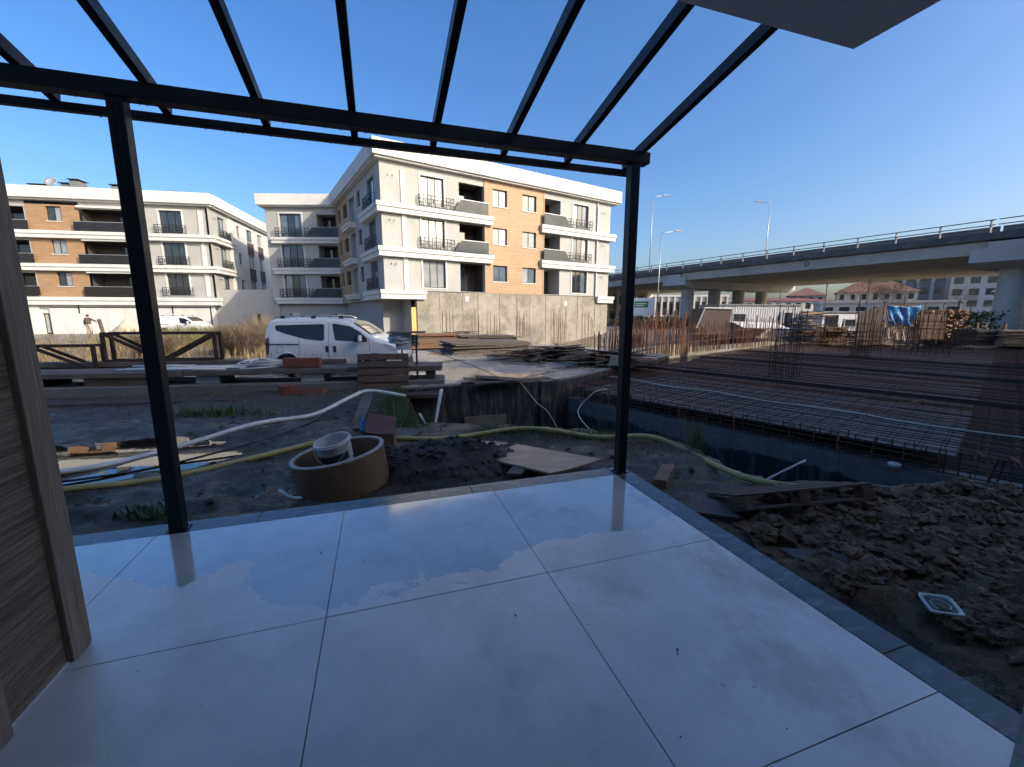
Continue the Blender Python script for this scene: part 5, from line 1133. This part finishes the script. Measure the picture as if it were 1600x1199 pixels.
def lipf():
    t = random.random(); x = -.5 + 2.1 * t; return gp(x, 6.05 - .25 * t + random.gauss(0, .16), -.01)
blades(1900, lipf, .03, .13, .004, 'foliage', 'grass', 'short grass along the lip of the pit behind the hose')
blades(260, lambda: gp(random.gauss(-3.25, .16), random.gauss(3.45, .06), -.01), .03, .10, .009, 'foliage', 'weeds', 'leafy weeds by the kerb under the first post', .9)
blades(500, lambda: gp(random.gauss(-5.6, .5), random.gauss(7.6, .10), -.01), .06, .22, .009, 'foliage', 'weeds', 'coarse green weeds sprouting under the platform', .9)
blades(900, lambda: gp(random.gauss(1.75, .35), random.gauss(5.5, .25), -.01), .03, .12, .003, 'dry', 'dry_grass', 'straw and dry grass on the dirt corner past the post', 1.3)
blades(900, lambda: (lambda p: gp(p.x, p.y, -.01))(T(random.gauss(2.42, .07), random.uniform(1.6, 3.2))), .015, .05, .003, 'dry', 'dry_grass', 'dry litter along the outer side of the kerb', 1.6)
blades(260, lambda: gp(random.gauss(2.45, .05), random.gauss(5.25, .05), -.02), .15, .55, .004, 'olive_weed', 'weeds', 'wiry yellow weed growing at the pit corner', .5)
for k in range(5): tag(MB().tube([gp(-.4 + k * .33, 6.5, -.1), gp(-.42 + k * .33, 6.55, .05 + .06 * (k % 2)), gp(-.36 + k * .33, 6.62, .30 + .1 * (k % 3))], .005, 5).build('dry_stalk', M['dry'], origin=tuple(gp(-.4 + k * .33, 6.5))), ('dry stalk on the pit lip nearest the soil heap', 'second dry stalk along the pit lip from the heap', 'middle dry stalk of the five on the pit lip', 'fourth dry stalk along the pit lip from the heap', 'dry stalk on the pit lip nearest the corner post')[k], 'stalk', 'dry stalks along the pit lip')
def field(): 
    x, y = random.uniform(-27, -8.5), random.uniform(13.5, 33); return gp(x, y, -.02) if noise.noise((x * .35, y * .35, 2)) > -.25 else None
blades(15000, field, .10, .55, .012, 'dry', 'dry_grass', 'field of dry straw coloured weeds before the corner block', .55)
blades(4000, lambda: gp(random.gauss(-19.5, 1.9), random.gauss(26, 2), -.02), .3, 1.25, .016, 'olive_weed', 'weeds', 'olive green weed thicket in the dry field', .6)
def bush(name, label, c, rad, h, n, mat):
    t = thing(name, label, 'bush', tuple(gp(*c)), 0); mb = MB()
    for _ in range(n):
        a = random.random() * 6.283; rr_ = random.random() ** .6; b = gp(c[0] + rad * .25 * math.cos(a) * rr_, c[1] + rad * .25 * math.sin(a) * rr_, -.05); ln = h * random.uniform(.55, 1.1); sp2 = rr_ * rad * random.uniform(.6, 1.1)
        m_ = b + Vector((math.cos(a) * sp2 * .45, math.sin(a) * sp2 * .45, ln * .6)); e = b + Vector((math.cos(a) * sp2, math.sin(a) * sp2, ln)) + Vector((random.gauss(0, .08), random.gauss(0, .08), 0)); s = Vector((-math.sin(a), math.cos(a), 0)) * .011
        mb.add([b - s, b + s, m_ - s * .7, m_ + s * .7, e], [(0, 1, 3, 2), (2, 3, 4)])
        for q in range(3):
            f = m_.lerp(e, random.uniform(.0, .9)); g2 = f + Vector((random.gauss(0, .14), random.gauss(0, .14), random.uniform(.05, .3))); mb.add([f - s * .5, f + s * .5, g2], [(0, 1, 2)])
    mb.build('twigs', M[mat], t, fix=False); return t
bush('dry_bush', 'tall grey leafless bush beside the parked van', (-11.9, 18.2), 1.5, 1.35, 1300, 'dry_grey')
bush('dry_bush', 'smaller pale dry bush in front of the boundary wall', (-13.4, 22.5), 1.6, 1.8, 500, 'dry')
bush('dry_bush', 'low dry bush behind the rusty trusses', (-15.2, 17.5), 1.5, 1.1, 700, 'dry_grey')

# ------------------------------------------------------------------ building materials on the slab
def board_heap(label, c, n, L0, L1, rad, h, az, mats, group='heaps of used formwork boards', spread=.35, name='board_heap'):
    t = thing(name, label, 'timber heap', (c[0], c[1], c[2]), 0, group)
    for k in range(n):
        f = random.random(); z = c[2] + .015 + h * f * random.uniform(.5, 1); rr_ = rad * (1 - .65 * f); a = random.random() * 6.283; q = random.random() ** .5
        x, y = c[0] + rr_ * q * math.cos(a), c[1] + rr_ * q * .6 * math.sin(a); an = R(90 - az) + random.gauss(0, spread); l = random.uniform(L0, L1) / 2; d = Vector((math.cos(an), math.sin(an), random.gauss(0, .05))); p = Vector((x, y, max(z, c[2] + .02 + l * abs(d.z))))
        MB().bar(p - d * l, p + d * l, random.uniform(.1, .24), random.uniform(.022, .04)).build('board', M[random.choice(mats)], t)
    return t
def panel_stack(label, c, n, L_, W_, az, mat, group='stacked formwork panels', th=.05, jitter=.06, name='panel_stack'):
    t = thing(name, label, 'panel stack', c, 0, group)
    for k in range(n):
        Mx = Matrix.Translation((c[0] + random.gauss(0, jitter), c[1] + random.gauss(0, jitter), c[2] + .004 + k * (th + .012))) @ Matrix.Rotation(R(90 - az) + random.gauss(0, .03), 4, 'Z')
        MB().box((-L_ / 2, -W_ / 2, 0), (L_ / 2, W_ / 2, th), Mx).build('panel', M[mat], t)
    return t
Z0 = -.197
panel_stack('large flat stack of formwork panels in the middle of the slab', (-1.3, 19.3, Z0), 8, 3.6, 2.4, 68, 'board_grey')
panel_stack('low long stack of brown panels behind the large flat stack', (-3.6, 21.3, Z0), 7, 3.8, 1.5, 66, 'board_brown')
panel_stack('dark panel stack against the building base', (-1.4, 23.2, Z0), 9, 3.0, 1.4, 70, 'board_dark', jitter=.15)
board_heap('sprawling heap of loose boards in front of the panel stack', (1.4, 15.9, Z0), 70, .8, 2.6, 2.3, .55, 60, ('board_grey', 'board_dark', 'board_dark', 'board_brown'))
board_heap('heap of dark boards at the slab edge beside the corner post', (3.3, 14.0, Z0), 60, .8, 2.4, 1.35, .5, 75, ('board_dark', 'board_dark', 'board_brown', 'board_grey'))
board_heap('bright timber offcuts piled beyond the power box', (-5.4, 24.0, Z0), 40, .6, 1.6, 1.3, .75, 80, ('board_new', 'board_brown', 'board_new'), spread=.9)
board_heap('dark boards heaped under the starter bars by the concrete base', (-3.0, 24.6, Z0), 45, .8, 2.4, 1.6, .8, 60, ('board_dark', 'board_grey'))
board_heap('debris and boards piled beside the doorway of the cream block', (-9.3, 27.3, -.3), 50, .5, 1.8, 1.8, .9, 90, ('board_grey', 'concrete_light', 'board_brown'), spread=1.0)
board_heap('low scatter of planks on the slab beside the platform', (-.5, 10.5, Z0), 12, .5, 1.3, .7, .05, 75, ('board_dark', 'board_grey'), spread=.25)
sheet('formwork_panel_piece', 'small blue grey panel propped on the board heap by the post', [(3.05, 13.15, -.12), (3.5, 13.05, -.12), (3.7, 13.3, .18), (3.25, 13.42, .18)], .02, 'deck_sheet', 'panel')
panel_stack('raised stack of brown panels on trestles beyond the power box', (-4.2, 22.6, .12), 6, 2.2, 1.0, 75, 'board_brown')
tr = thing('trestle', 'timber trestle carrying brown panels beyond the power box', 'trestle', (-4.2, 22.6, Z0))
for dx in (-.8, .8):
    for dy in (-.35, .35): MB().bar((-4.2 + dx, 22.6 + dy, Z0), (-4.2 + dx, 22.6 + dy, .11), .1).build('leg', M['board_grey'], tr)
snd = heap('sand_heap', 'low pile of pale sand near the doorway', -11.5, -8.2, 24.8, 27.2, lambda x, y: .75 * (1 - math.hypot((x + 9.8) / 1.5, (y - 26) / 1.0)) + .05 * noise.noise((x * 2, y * 2, 0)), 'concrete_light', .12)
# starter bars along the cast base
for i, (s, n, w, lab) in enumerate(((3.0, 8, .9, 'first cluster of starter bars by the yellow insulation strip'), (5.2, 7, .8, 'second cluster of starter bars along the cast base'), (6.5, 9, 1.0, 'third cluster of starter bars along the cast base'), (9.0, 9, .9, 'cluster of starter bars before the wood stripe'), (12.4, 14, 1.5, 'dense cluster of starter bars near the end of the cast base'), (15.6, 8, 1.2, 'last cluster of starter bars at the end of the cast base'))):
    a_ = MFc.p(s, 2.6, 0); b_ = MFc.p(s + w, 2.6, 0); starters(lab, (a_.x, a_.y), (b_.x, b_.y), n, 2.0 if i < 4 else 3.4, -.3 if i < 4 else -1.6, True, .3, 'starter bar clusters along the cast base', tie=(i > 3))

# ------------------------------------------------------------------ beyond the rebar deck
YG = -.3
def cabin(label, fr, s0, s1, dep, h, mat, wins, door=None, roof='roof_grey', name='site_cabin'):
    t = thing(name, label, 'cabin', tuple(fr.p((s0 + s1) / 2, 0, YG)))
    fbox(fr, s0, s1, -dep, 0, YG, h).build('walls', M[mat], t); fbox(fr, s0 - .1, s1 + .1, -dep - .1, .1, h + .002, h + .1).build('roof', M[roof], t)
    for a, b, c, d in wins:
        w_ = fbox(fr, a, b, .002, .05, c, d).build('window', M['galv'], t); fbox(fr, a + .07, b - .07, .0505, .056, c + .07, d - .07).build('pane', M['glass_dark'], w_)
    if door: fbox(fr, door[0], door[1], .002, .04, YG + .05, door[2]).build('door', M['glass_dark'], t)
    return t
CF = Frame((15.4, 31.2), 84)
cabin('white ribbed site cabin with two windows behind the starter bars', CF, 0, 6.6, 2.6, 2.15, 'ribbed', [(1.1, 2.2, .75, 1.6), (5.2, 6.0, .5, 1.7)])
cabin('pale grey site hut with a dark open doorway', Frame((22.3, 30.0), 88), 0, 3.4, 2.4, 1.62, 'cabin', [(1.6, 2.5, .6, 1.2)], (.2, 1.15, 1.45))
fbox(CF, 1.2, 4.6, .25, .7, .62, .68)
awn = thing('lean_to', 'pale sheet awning propped in front of the white cabin', 'awning', tuple(CF.p(2.6, .9, YG))); MB().hexa([CF.p(1.0, .1, .95), CF.p(1.0, 1.5, .55), CF.p(4.6, 1.5, .45), CF.p(4.6, .1, .85), CF.p(1.0, .1, .99), CF.p(1.0, 1.5, .59), CF.p(4.6, 1.5, .49), CF.p(4.6, .1, .89)]).build('sheet', M['cabin'], awn)
for s in (1.1, 4.5): MB().bar(CF.p(s, 1.4, YG), CF.p(s, 1.4, .5), .07).build('prop', M['board_brown'], awn)
trl = Frame((12.7, 28.6), 84); TL = thing('dump_trailer', 'dark brown steel skip with a white rim behind the starter bars', 'skip', tuple(trl.p(2.2, 0, YG)))
MB().hexa([trl.p(.0, 0, .1), trl.p(2.3, 0, .1), trl.p(2.3, -1.4, .1), trl.p(.0, -1.4, .1), trl.p(.4, .1, 1.9), trl.p(2.4, .1, 1.85), trl.p(2.4, -1.5, 1.85), trl.p(.4, -1.5, 1.9)]).build('body', M['felt'], TL)
MB().tube([trl.p(-.1, .12, .6), trl.p(.38, .14, 1.93), trl.p(2.4, .14, 1.88)], .06, 8).build('rim', M['far_white'], TL)
for s in (.4, 1.7): fbox(trl, s, s + .2, -1.3, -.1, YG, .099).build('skid', M['iron'], TL)
bnk = heap('earth_bank', 'brown earth bank behind the low starter bars', 6.5, 16.5, 23.5, 28.4, lambda x, y: 1.45 * (1 - ((x - 11.6) / 4.4) ** 2 - ((y - 26.0) / 2.0) ** 2) + .12 * noise.noise((x, y, 1)), 'clod', .2)
board_heap('tall heap of tangled scrap timber beside the white cabin', (20.4, 28.6, YG), 95, .8, 2.3, 1.5, 2.0, 95, ('board_brown', 'board_grey', 'board_new', 'board_brown'), 'scrap timber heaps beyond the deck', .8)
panel_stack('short dark stack of timbers beyond the mid deck cage', (19.3, 25.0, YG), 17, 1.1, .8, 100, 'board_brown', jitter=.1)
def log_stack(label, fr, s0, s1, h, mat, n, dep=2.0, r=.07, group='stacked timber beyond the deck'):
    t = thing('timber_stack', label, 'timber stack', tuple(fr.p((s0 + s1) / 2, 0, YG)), 0, group)
    for k in range(n):
        s = random.uniform(s0, s1); z = YG + .06 + random.random() * h; w = random.uniform(.05, .1)
        fbox(fr, s - w, s + w, -dep, random.uniform(-.15, .12), z - w * .7, z + w * .7).build('beam', M[mat if random.random() < .6 else 'board_brown'], t)
    return t
SF = Frame((27.2, 27.2), 95)
log_stack('high stack of timber beams with sawn ends facing the deck', SF, 0, 2.4, 2.0, 'board_new', 110)
log_stack('dark low stack of beams beside the high timber stack', Frame((29.2, 26.2), 95), .2, 2.6, .75, 'board_dark', 45)
fbox(SF, -1.2, 0, 0, .05, -.3, 1.4)
wl = thing('timber_wall', 'brown slatted timber wall panel leaning before the stack', 'panel', (26.7, 26.6, YG))
for k in range(9): MB().bar((25.9, 26.5, .0 + k * .18), (27.3, 26.2, .0 + k * .18), .16, .03, up=(0, 1, 0)).build('slat', M['board_brown'], wl)
for x in (26.0, 27.2): MB().bar((x, 26.6, YG), (x, 26.55, 1.7), .08).build('post', M['board_brown'], wl)
panel_stack('stack of dark shutter panels with pale edges near the bridge pier', (30.0, 24.1, YG), 11, 4.2, 1.6, 92, 'board_new', th=.07, jitter=.08)
panel_stack('stack of dark brown shutters next to the pale edged panels', (27.6, 24.6, YG), 12, 1.5, 1.4, 92, 'board_dark', th=.065, jitter=.06)
board_heap('loose heap of raw timber offcuts in front of the grey hut', (23.0, 28.2, YG), 40, .6, 1.8, 1.2, .9, 95, ('board_new', 'board_brown', 'board_grey'), 'scrap timber heaps beyond the deck', .7)
board_heap('low litter of planks along the back edge of the deck', (20.5, 25.2, YG), 45, .6, 2.2, 2.6, .35, 105, ('board_brown', 'board_new', 'board_grey'), 'scrap timber heaps beyond the deck', .5)
starters('row of starter bars before the felt board', (18.0, 24.6), (22.6, 24.0), 40, 1.5)
starters('thicket of starter bars behind the corner post', (4.2, 17.2), (6.4, 19.6), 36, 1.7)
# felt board, tarpaulin, sacking
FB = Frame((22.4, 26.9), 92)
fb = thing('felt_board', 'upright brown felt covered board next to the blue tarpaulin', 'board', tuple(FB.p(.6, 0, YG))); MB().hexa([FB.p(-.1, .05, YG), FB.p(1.35, .05, YG), FB.p(1.35, -.05, YG), FB.p(-.1, -.05, YG), FB.p(-.1, .05, 1.62), FB.p(1.35, .05, 2.05), FB.p(1.35, -.05, 2.05), FB.p(-.1, -.05, 1.62)]).build('panel', M['felt'], fb); MB().bar(FB.p(1.45, 0, YG), FB.p(1.45, 0, 2.05), .1).build('post', M['board_brown'], fb)
def cloth(name, label, fr, s0, s1, z0, z1, o, mat, taper=.0, amp=.14, cat='sheet', n1=26, n2=18):
    mb = MB()
    for i in range(n1):
        for j in range(n2):
            u_, v_ = i / (n1 - 1), j / (n2 - 1); s = s0 + (s1 - s0) * (.5 + (u_ - .5) * (1 - taper * (1 - v_))); z = z0 + (z1 - z0) * v_ - .05 * math.sin(u_ * 9) * (1 - v_) - (.10 * math.sin(u_ * math.pi) if v_ > .9 else 0); mb.v.append(tuple(fr.p(s, o + amp * noise.noise((u_ * 4, v_ * 2.5, 3)) + amp * .6 * math.sin(u_ * 17 + v_ * 5) * (1 - v_ * .6), z)))
    mb.f = [(i * n2 + j, (i + 1) * n2 + j, (i + 1) * n2 + j + 1, i * n2 + j + 1) for i in range(n1 - 1) for j in range(n2 - 1)]
    o_ = mb.build(name, M[mat], origin=tuple(fr.p((s0 + s1) / 2, o, z0)), smooth=True, fix=False); md2 = o_.modifiers.new('thick', 'SOLIDIFY'); md2.thickness = .02; return tag(o_, label, cat)
cloth('tarpaulin', 'bright blue tarpaulin hung over a rack of bars', FB, 1.5, 3.6, .85, 2.08, .12, 'tarp', .45)
cloth('sacking', 'cream sacking hanging under the blue tarpaulin', FB, 1.75, 3.2, YG + .1, 1.1, .02, 'sack', .1, .08)
rk = thing('bar_rack', 'rack of leaning steel bars under the tarpaulin', 'rack', tuple(FB.p(2.5, -.2, YG)))
for k in range(16): s = 1.6 + k * .14; rod('bar', FB.p(s, .5, YG), FB.p(s - .25, -.2, 1.95), .018, rk, rod_rust)
for s in (1.55, 3.65): rod('post', FB.p(s, -.15, YG), FB.p(s, -.15, 2.1), .04, rk, rod_rust)
rod('top_rail', FB.p(1.5, -.12, 2.05), FB.p(3.7, -.12, 2.05), .03, rk, rod_rust)
# fence posts and tall thin poles beyond the deck
for k, (x, y, h, lab) in enumerate(((33.5, 45, 4.6, 'slim white pole beside the blue tarpaulin'), (40.5, 48, 5.4, 'tallest slim white pole before the grey apartments'), (44.5, 50, 3.4, 'short slim white pole before the grey apartments'), (28.0, 44, 3.9, 'slim white pole above the grey hut'))):
    p_ = MB().lathe([(.07, YG), (.05, h), (.09, h + .02), (.09, h + .12), (.001, h + .14)], 8, Matrix.Translation((x, y, 0))).build('pole', M['galv'], origin=(x, y, YG)); tag(p_, lab, 'pole')
wf = thing('wire_fence', 'slack wire fence on brown stakes before the bridge pier', 'fence', (31, 25.2, YG))
for k in range(5): MB().bar((28.6 + k * 1.6, 25.6 - .1 * k, YG), (28.6 + k * 1.6, 25.6 - .1 * k, .95), .09).build('stake', M['board_brown'], wf)
for z in (.5, .85): rod('wire', (28.6, 25.6, z), (35.0, 25.2, z), .012, wf)
sg = thing('road_sign', 'white roadside sign with a green panel under the viaduct', 'sign', (19.5, 62, YG))
MB().box((17.8, 62, 1.3), (21.0, 62.08, 3.9)).build('board', M['sign_white'], sg); MB().box((18.1, 61.99, 2.5), (20.1, 61.998, 3.4)).build('green_panel', M['sign_green'], sg); MB().box((18.3, 61.98, 3.0), (19.8, 61.989, 3.12)).build('text_bar', M['sign_white'], sg); MB().box((18.3, 61.98, 2.72), (19.5, 61.989, 2.84)).build('text_bar', M['sign_white'], sg)
for x in (18.2, 20.6): MB().bar((x, 62.15, YG), (x, 62.15, 3.8), .12).build('post', M['galv'], sg)
def hedge(label, x0, x1, y0, y1, z1, n, mat, cat='hedge'):
    mb = MB()
    for _ in range(n):
        p = Vector((random.uniform(x0, x1), random.uniform(y0, y1), YG + (z1 - YG) * random.random() ** .7)); p.z += .2 * noise.noise((p.x * .5, p.y * .5, 0)); d = Vector([random.gauss(0, 1) for _ in range(3)]).normalized(); e = d.cross(Vector((.3, .2, 1))).normalized(); s = random.uniform(.08, .2); mb.add([p, p + d * s + e * s * .4, p + d * s * 2, p + d * s - e * s * .4], [(0, 1, 2, 3)])
    return tag(mb.build('hedge', M[mat], origin=((x0 + x1) / 2, (y0 + y1) / 2, YG), fix=False), label, cat)
hedge('dark clipped hedge under the viaduct', 12.5, 21.5, 48, 50, 1.1, 3200, 'foliage_dark')
hedge('green shrub beside the timber stack', 31.5, 34.5, 29, 31, 1.6, 1100, 'foliage')
# ------------------------------------------------------------------ person
def person(loc, rz):
    t = thing('person', 'person in olive jacket and pale trousers standing by the corner block', 'person', loc, rz)
    me = bpy.data.meshes.new('body'); J = dict(pel=(0, 0, .95), ab=(0, .02, 1.12), ch=(0, .03, 1.34), nk=(0, .04, 1.5), hd=(0, .06, 1.62), ht=(0, .07, 1.74), sl=(-.18, .03, 1.42), el=(-.30, .02, 1.16), wl=(-.36, .06, .92), hl=(-.37, .08, .82), sr=(.18, .03, 1.42), er=(.40, .10, 1.27), wr=(.62, .16, 1.16), hr=(.70, .18, 1.12), ll=(-.10, 0, .90), kl=(-.12, .03, .50), al=(-.13, -.02, .09), tl=(-.14, .13, .03), lr=(.10, 0, .90), kr=(.12, .05, .50), ar=(.14, .0, .09), tr=(.15, .15, .03))
    E_ = ['pel ab', 'ab ch', 'ch nk', 'nk hd', 'hd ht', 'ch sl', 'sl el', 'el wl', 'wl hl', 'ch sr', 'sr er', 'er wr', 'wr hr', 'pel ll', 'll kl', 'kl al', 'al tl', 'pel lr', 'lr kr', 'kr ar', 'ar tr']
    Rr = dict(pel=.15, ab=.145, ch=.16, nk=.06, hd=.095, ht=.075, sl=.075, el=.055, wl=.042, hl=.04, sr=.075, er=.055, wr=.042, hr=.04, ll=.10, kl=.07, al=.05, tl=.04, lr=.10, kr=.07, ar=.05, tr=.04)
    K = list(J); me.from_pydata([J[k] for k in K], [(K.index(a.split()[0]), K.index(a.split()[1])) for a in E_], []); o = link('body', me, t); o.modifiers.new('skin', 'SKIN')
    sk = me.skin_vertices[0].data if me.skin_vertices else None
    if sk is None:
        b = bmesh.new(); b.from_mesh(me); b.verts.layers.skin.verify(); b.to_mesh(me); b.free(); sk = me.skin_vertices[0].data
    for k, s in zip(K, sk): s.radius = (Rr[k], Rr[k] * .85)
    sk[0].use_root = True; sb = o.modifiers.new('sub', 'SUBSURF'); sb.levels = 1; sb.render_levels = 2; me.materials.append(M['skin'])
    pts = lambda ks: [J[k] for k in ks]
    MB().tube(pts(['pel', 'ab', 'ch', 'nk']), [.185, .185, .195, .085], 14).build('jacket', M['jacket'], t, local=True, smooth=True)
    for ks in (['sl', 'el', 'wl'], ['sr', 'er', 'wr']): MB().tube([J['ch']] + pts(ks), [.12, .095, .075, .058], 12).build('sleeve', M['jacket'], t, local=True, smooth=True)
    for ks in (['ll', 'kl', 'al'], ['lr', 'kr', 'ar']): MB().tube([J['pel']] + pts(ks), [.13, .125, .09, .075], 12).build('trouser_leg', M['trousers'], t, local=True, smooth=True)
    MB().lathe([(.001, .115), (.06, .10), (.098, .05), (.104, 0), (.095, -.05)], 16, Matrix.Translation((0, .045, 1.66))).build('hair', M['hair'], t, local=True, smooth=True)
    return t
person((-36.4, 35.8, gz(-36.4, 35.8)), R(0))
tag(MB().bar((-34.9, 35.5, -.3), (-35.1, 35.5, 1.1), .2).build('stump_post', M['bark'], origin=(-34.9, 35.5, -.3), bevel=.03), 'leaning brown timber post near the standing person', 'post')
hedge_c = heap('pale_rubble', 'cream coloured rubble mound near the standing person', -35.2, -31.6, 35.2, 37.6, lambda x, y: 1.5 * (1 - math.hypot((x + 33.5) / 1.7, (y - 36.4) / 1.1)) + .15 * noise.noise((x * 2, y * 2, 0)), 'sack', .15)
# ------------------------------------------------------------------ far town
def far_block(name, label, fr, s0, s1, dep, h, mat, rows, cols, roof, rh=0.0, z0=-.3, wmat='glass_dark', frac=.5, pil=None, group='buildings beyond the viaduct'):
    t = thing(name, label, 'building', tuple(fr.p((s0 + s1) / 2, 0, z0)), 0, group)
    fbox(fr, s0, s1, -dep, 0, z0, h).build('wall', M[mat], t)
    P = fr.p
    if rh: 
        a, b = s0 - .6, s1 + .6; MB().add([P(a, .6, h), P(b, .6, h), P(b, -dep - .6, h), P(a, -dep - .6, h), P(a + dep * .4, -dep / 2, h + rh), P(b - dep * .4, -dep / 2, h + rh)], [(0, 1, 5, 4), (1, 2, 5), (2, 3, 4, 5), (3, 0, 4), (3, 2, 1, 0)]).build('roof', M[roof], t)
    else: fbox(fr, s0 - .4, s1 + .4, -dep - .4, .4, h + .002, h + .5).build('roof', M[roof], t)
    fh = (h - z0) / rows; w = (s1 - s0) / cols
    for i in range(rows):
        for j in range(cols):
            c_ = s0 + (j + .5) * w; z = z0 + (i + .25) * fh; fbox(fr, c_ - w * frac / 2, c_ + w * frac / 2, .002, .06, z, z + fh * .55).build('window', M[wmat], t)
    if pil:
        for j in range(cols + 1): fbox(fr, s0 + j * w - w * .12, s0 + j * w + w * .12, .002, .5, z0, h).build('pilaster', M[pil], t)
    return t
far_block('civic_building', 'long white colonnaded building seen under the viaduct', Frame((33, 118), 96), 0, 26, 12, 6.3, 'far_white', 1, 15, 'far_white', 0, frac=.55, pil='far_white')
far_block('civic_building', 'white building with a red roof seen between the piers', Frame((62, 112), 96), 0, 22, 12, 5.0, 'far_white', 2, 9, 'roof_red', .9)
far_block('shop_row', 'low white shop row at the far end under the viaduct', Frame((72, 98), 118), 0, 24, 10, 4.0, 'far_white', 1, 8, 'far_white', frac=.6)
far_block('town_house', 'cream house with a brown hipped roof beyond the grey hut', Frame((94, 122), 126), 0, 17, 12, 7.6, 'far_cream', 3, 7, 'roof_brown', 3.0, frac=.4)
far_block('town_house', 'darker house with a brown roof at the edge of the hill view', Frame((84, 128), 122), 0, 9, 12, 7.0, 'far_grey', 3, 4, 'roof_brown', 2.6, frac=.4)
far_block('far_apartments', 'long grey and white apartment row behind the bare trees', Frame((108, 130), 130), 0, 30, 14, 13.2, 'far_grey', 4, 10, 'roof_grey', 2.0, pil='far_white')
far_block('far_apartments', 'grey and white apartment row nearest the bridge pier', Frame((118, 114), 134), 0, 24, 14, 11.8, 'far_white', 4, 8, 'roof_grey', 2.2, frac=.6)
far_block('gabled_house', 'small white gabled house beside the bridge pier', Frame((87, 76), 138), 0, 7, 8, 5.5, 'far_white', 2, 3, 'roof_grey', 2.4, frac=.4)
far_block('end_apartments', 'pale apartments seen past the end of the cream block', Frame((21, 92), 92), -6, 8, 10, 6.0, 'far_cream', 2, 7, 'far_cream', frac=.5, pil='far_white')
def tree(label, c, h, spread, mat_leaf=None, n=900, group='trees beyond the viaduct'):
    t = thing('bare_tree', label, 'tree', (c[0], c[1], YG), 0, group); x, y = c
    MB().tube([(x, y, YG), (x + .1, y, h * .35), (x + .2, y, h * .6)], [.22, .16, .08], 8).build('trunk', M['bark'], t, smooth=True); mb = MB()
    def limb(p, d, l, r, lev):
        e = p + d * l; s = d.cross(Vector((.2, .9, .1))).normalized() * r; mb.add([p - s, p + s, e + s * .5, e - s * .5], [(0, 1, 2, 3)])
        s2 = d.cross(s).normalized() * r; mb.add([p - s2, p + s2, e + s2 * .5, e - s2 * .5], [(0, 1, 2, 3)])
        if lev:
            for _ in range(4): limb(p.lerp(e, random.uniform(.45, 1)), (d + Vector([random.gauss(0, .5) for _ in range(3)]) + Vector((0, 0, .15))).normalized(), l * random.uniform(.55, .75), r * .55, lev - 1)
    for k in range(7): a = k * .9; limb(Vector((x + .1, y, h * random.uniform(.3, .58))), Vector((math.cos(a) * .6, math.sin(a) * .6, .8)).normalized(), h * .27 * spread, .035, 4)
    mb.build('crown', M[mat_leaf or 'bark'], t, fix=False); return t
tree('bare brown tree before the long apartment row', (76, 92), 10, 1.1); tree('second bare tree closer to the grey apartments', (84, 90), 9.5, 1.15); tree('ochre leafless tree next to the white gabled house', (85, 80), 7.5, 1.0, 'dry'); tree('small bare tree above the timber stack', (69, 78), 6.5, 1.1)
# distant ridge
hl = MB(); nn = 160
for j in range(6):
    for i in range(nn + 1):
        a = R(-75 + 150 * i / nn); d = 6000 + j * 500; hh = [0, .55, .85, 1, .8, .3][j] * (190 + 150 * noise.fractal((a * 3.2, j * .2, 4), .9, 2, 5)); hl.v.append((d * math.sin(a), d * math.cos(a), max(-10, hh) if j else -30))
hl.f = [(j * (nn + 1) + i, j * (nn + 1) + i + 1, (j + 1) * (nn + 1) + i + 1, (j + 1) * (nn + 1) + i) for j in range(5) for i in range(nn)]
tag(hl.build('hills', M['hill'], smooth=True, fix=False), 'low ridge on the horizon tinted haze blue', kind='structure')
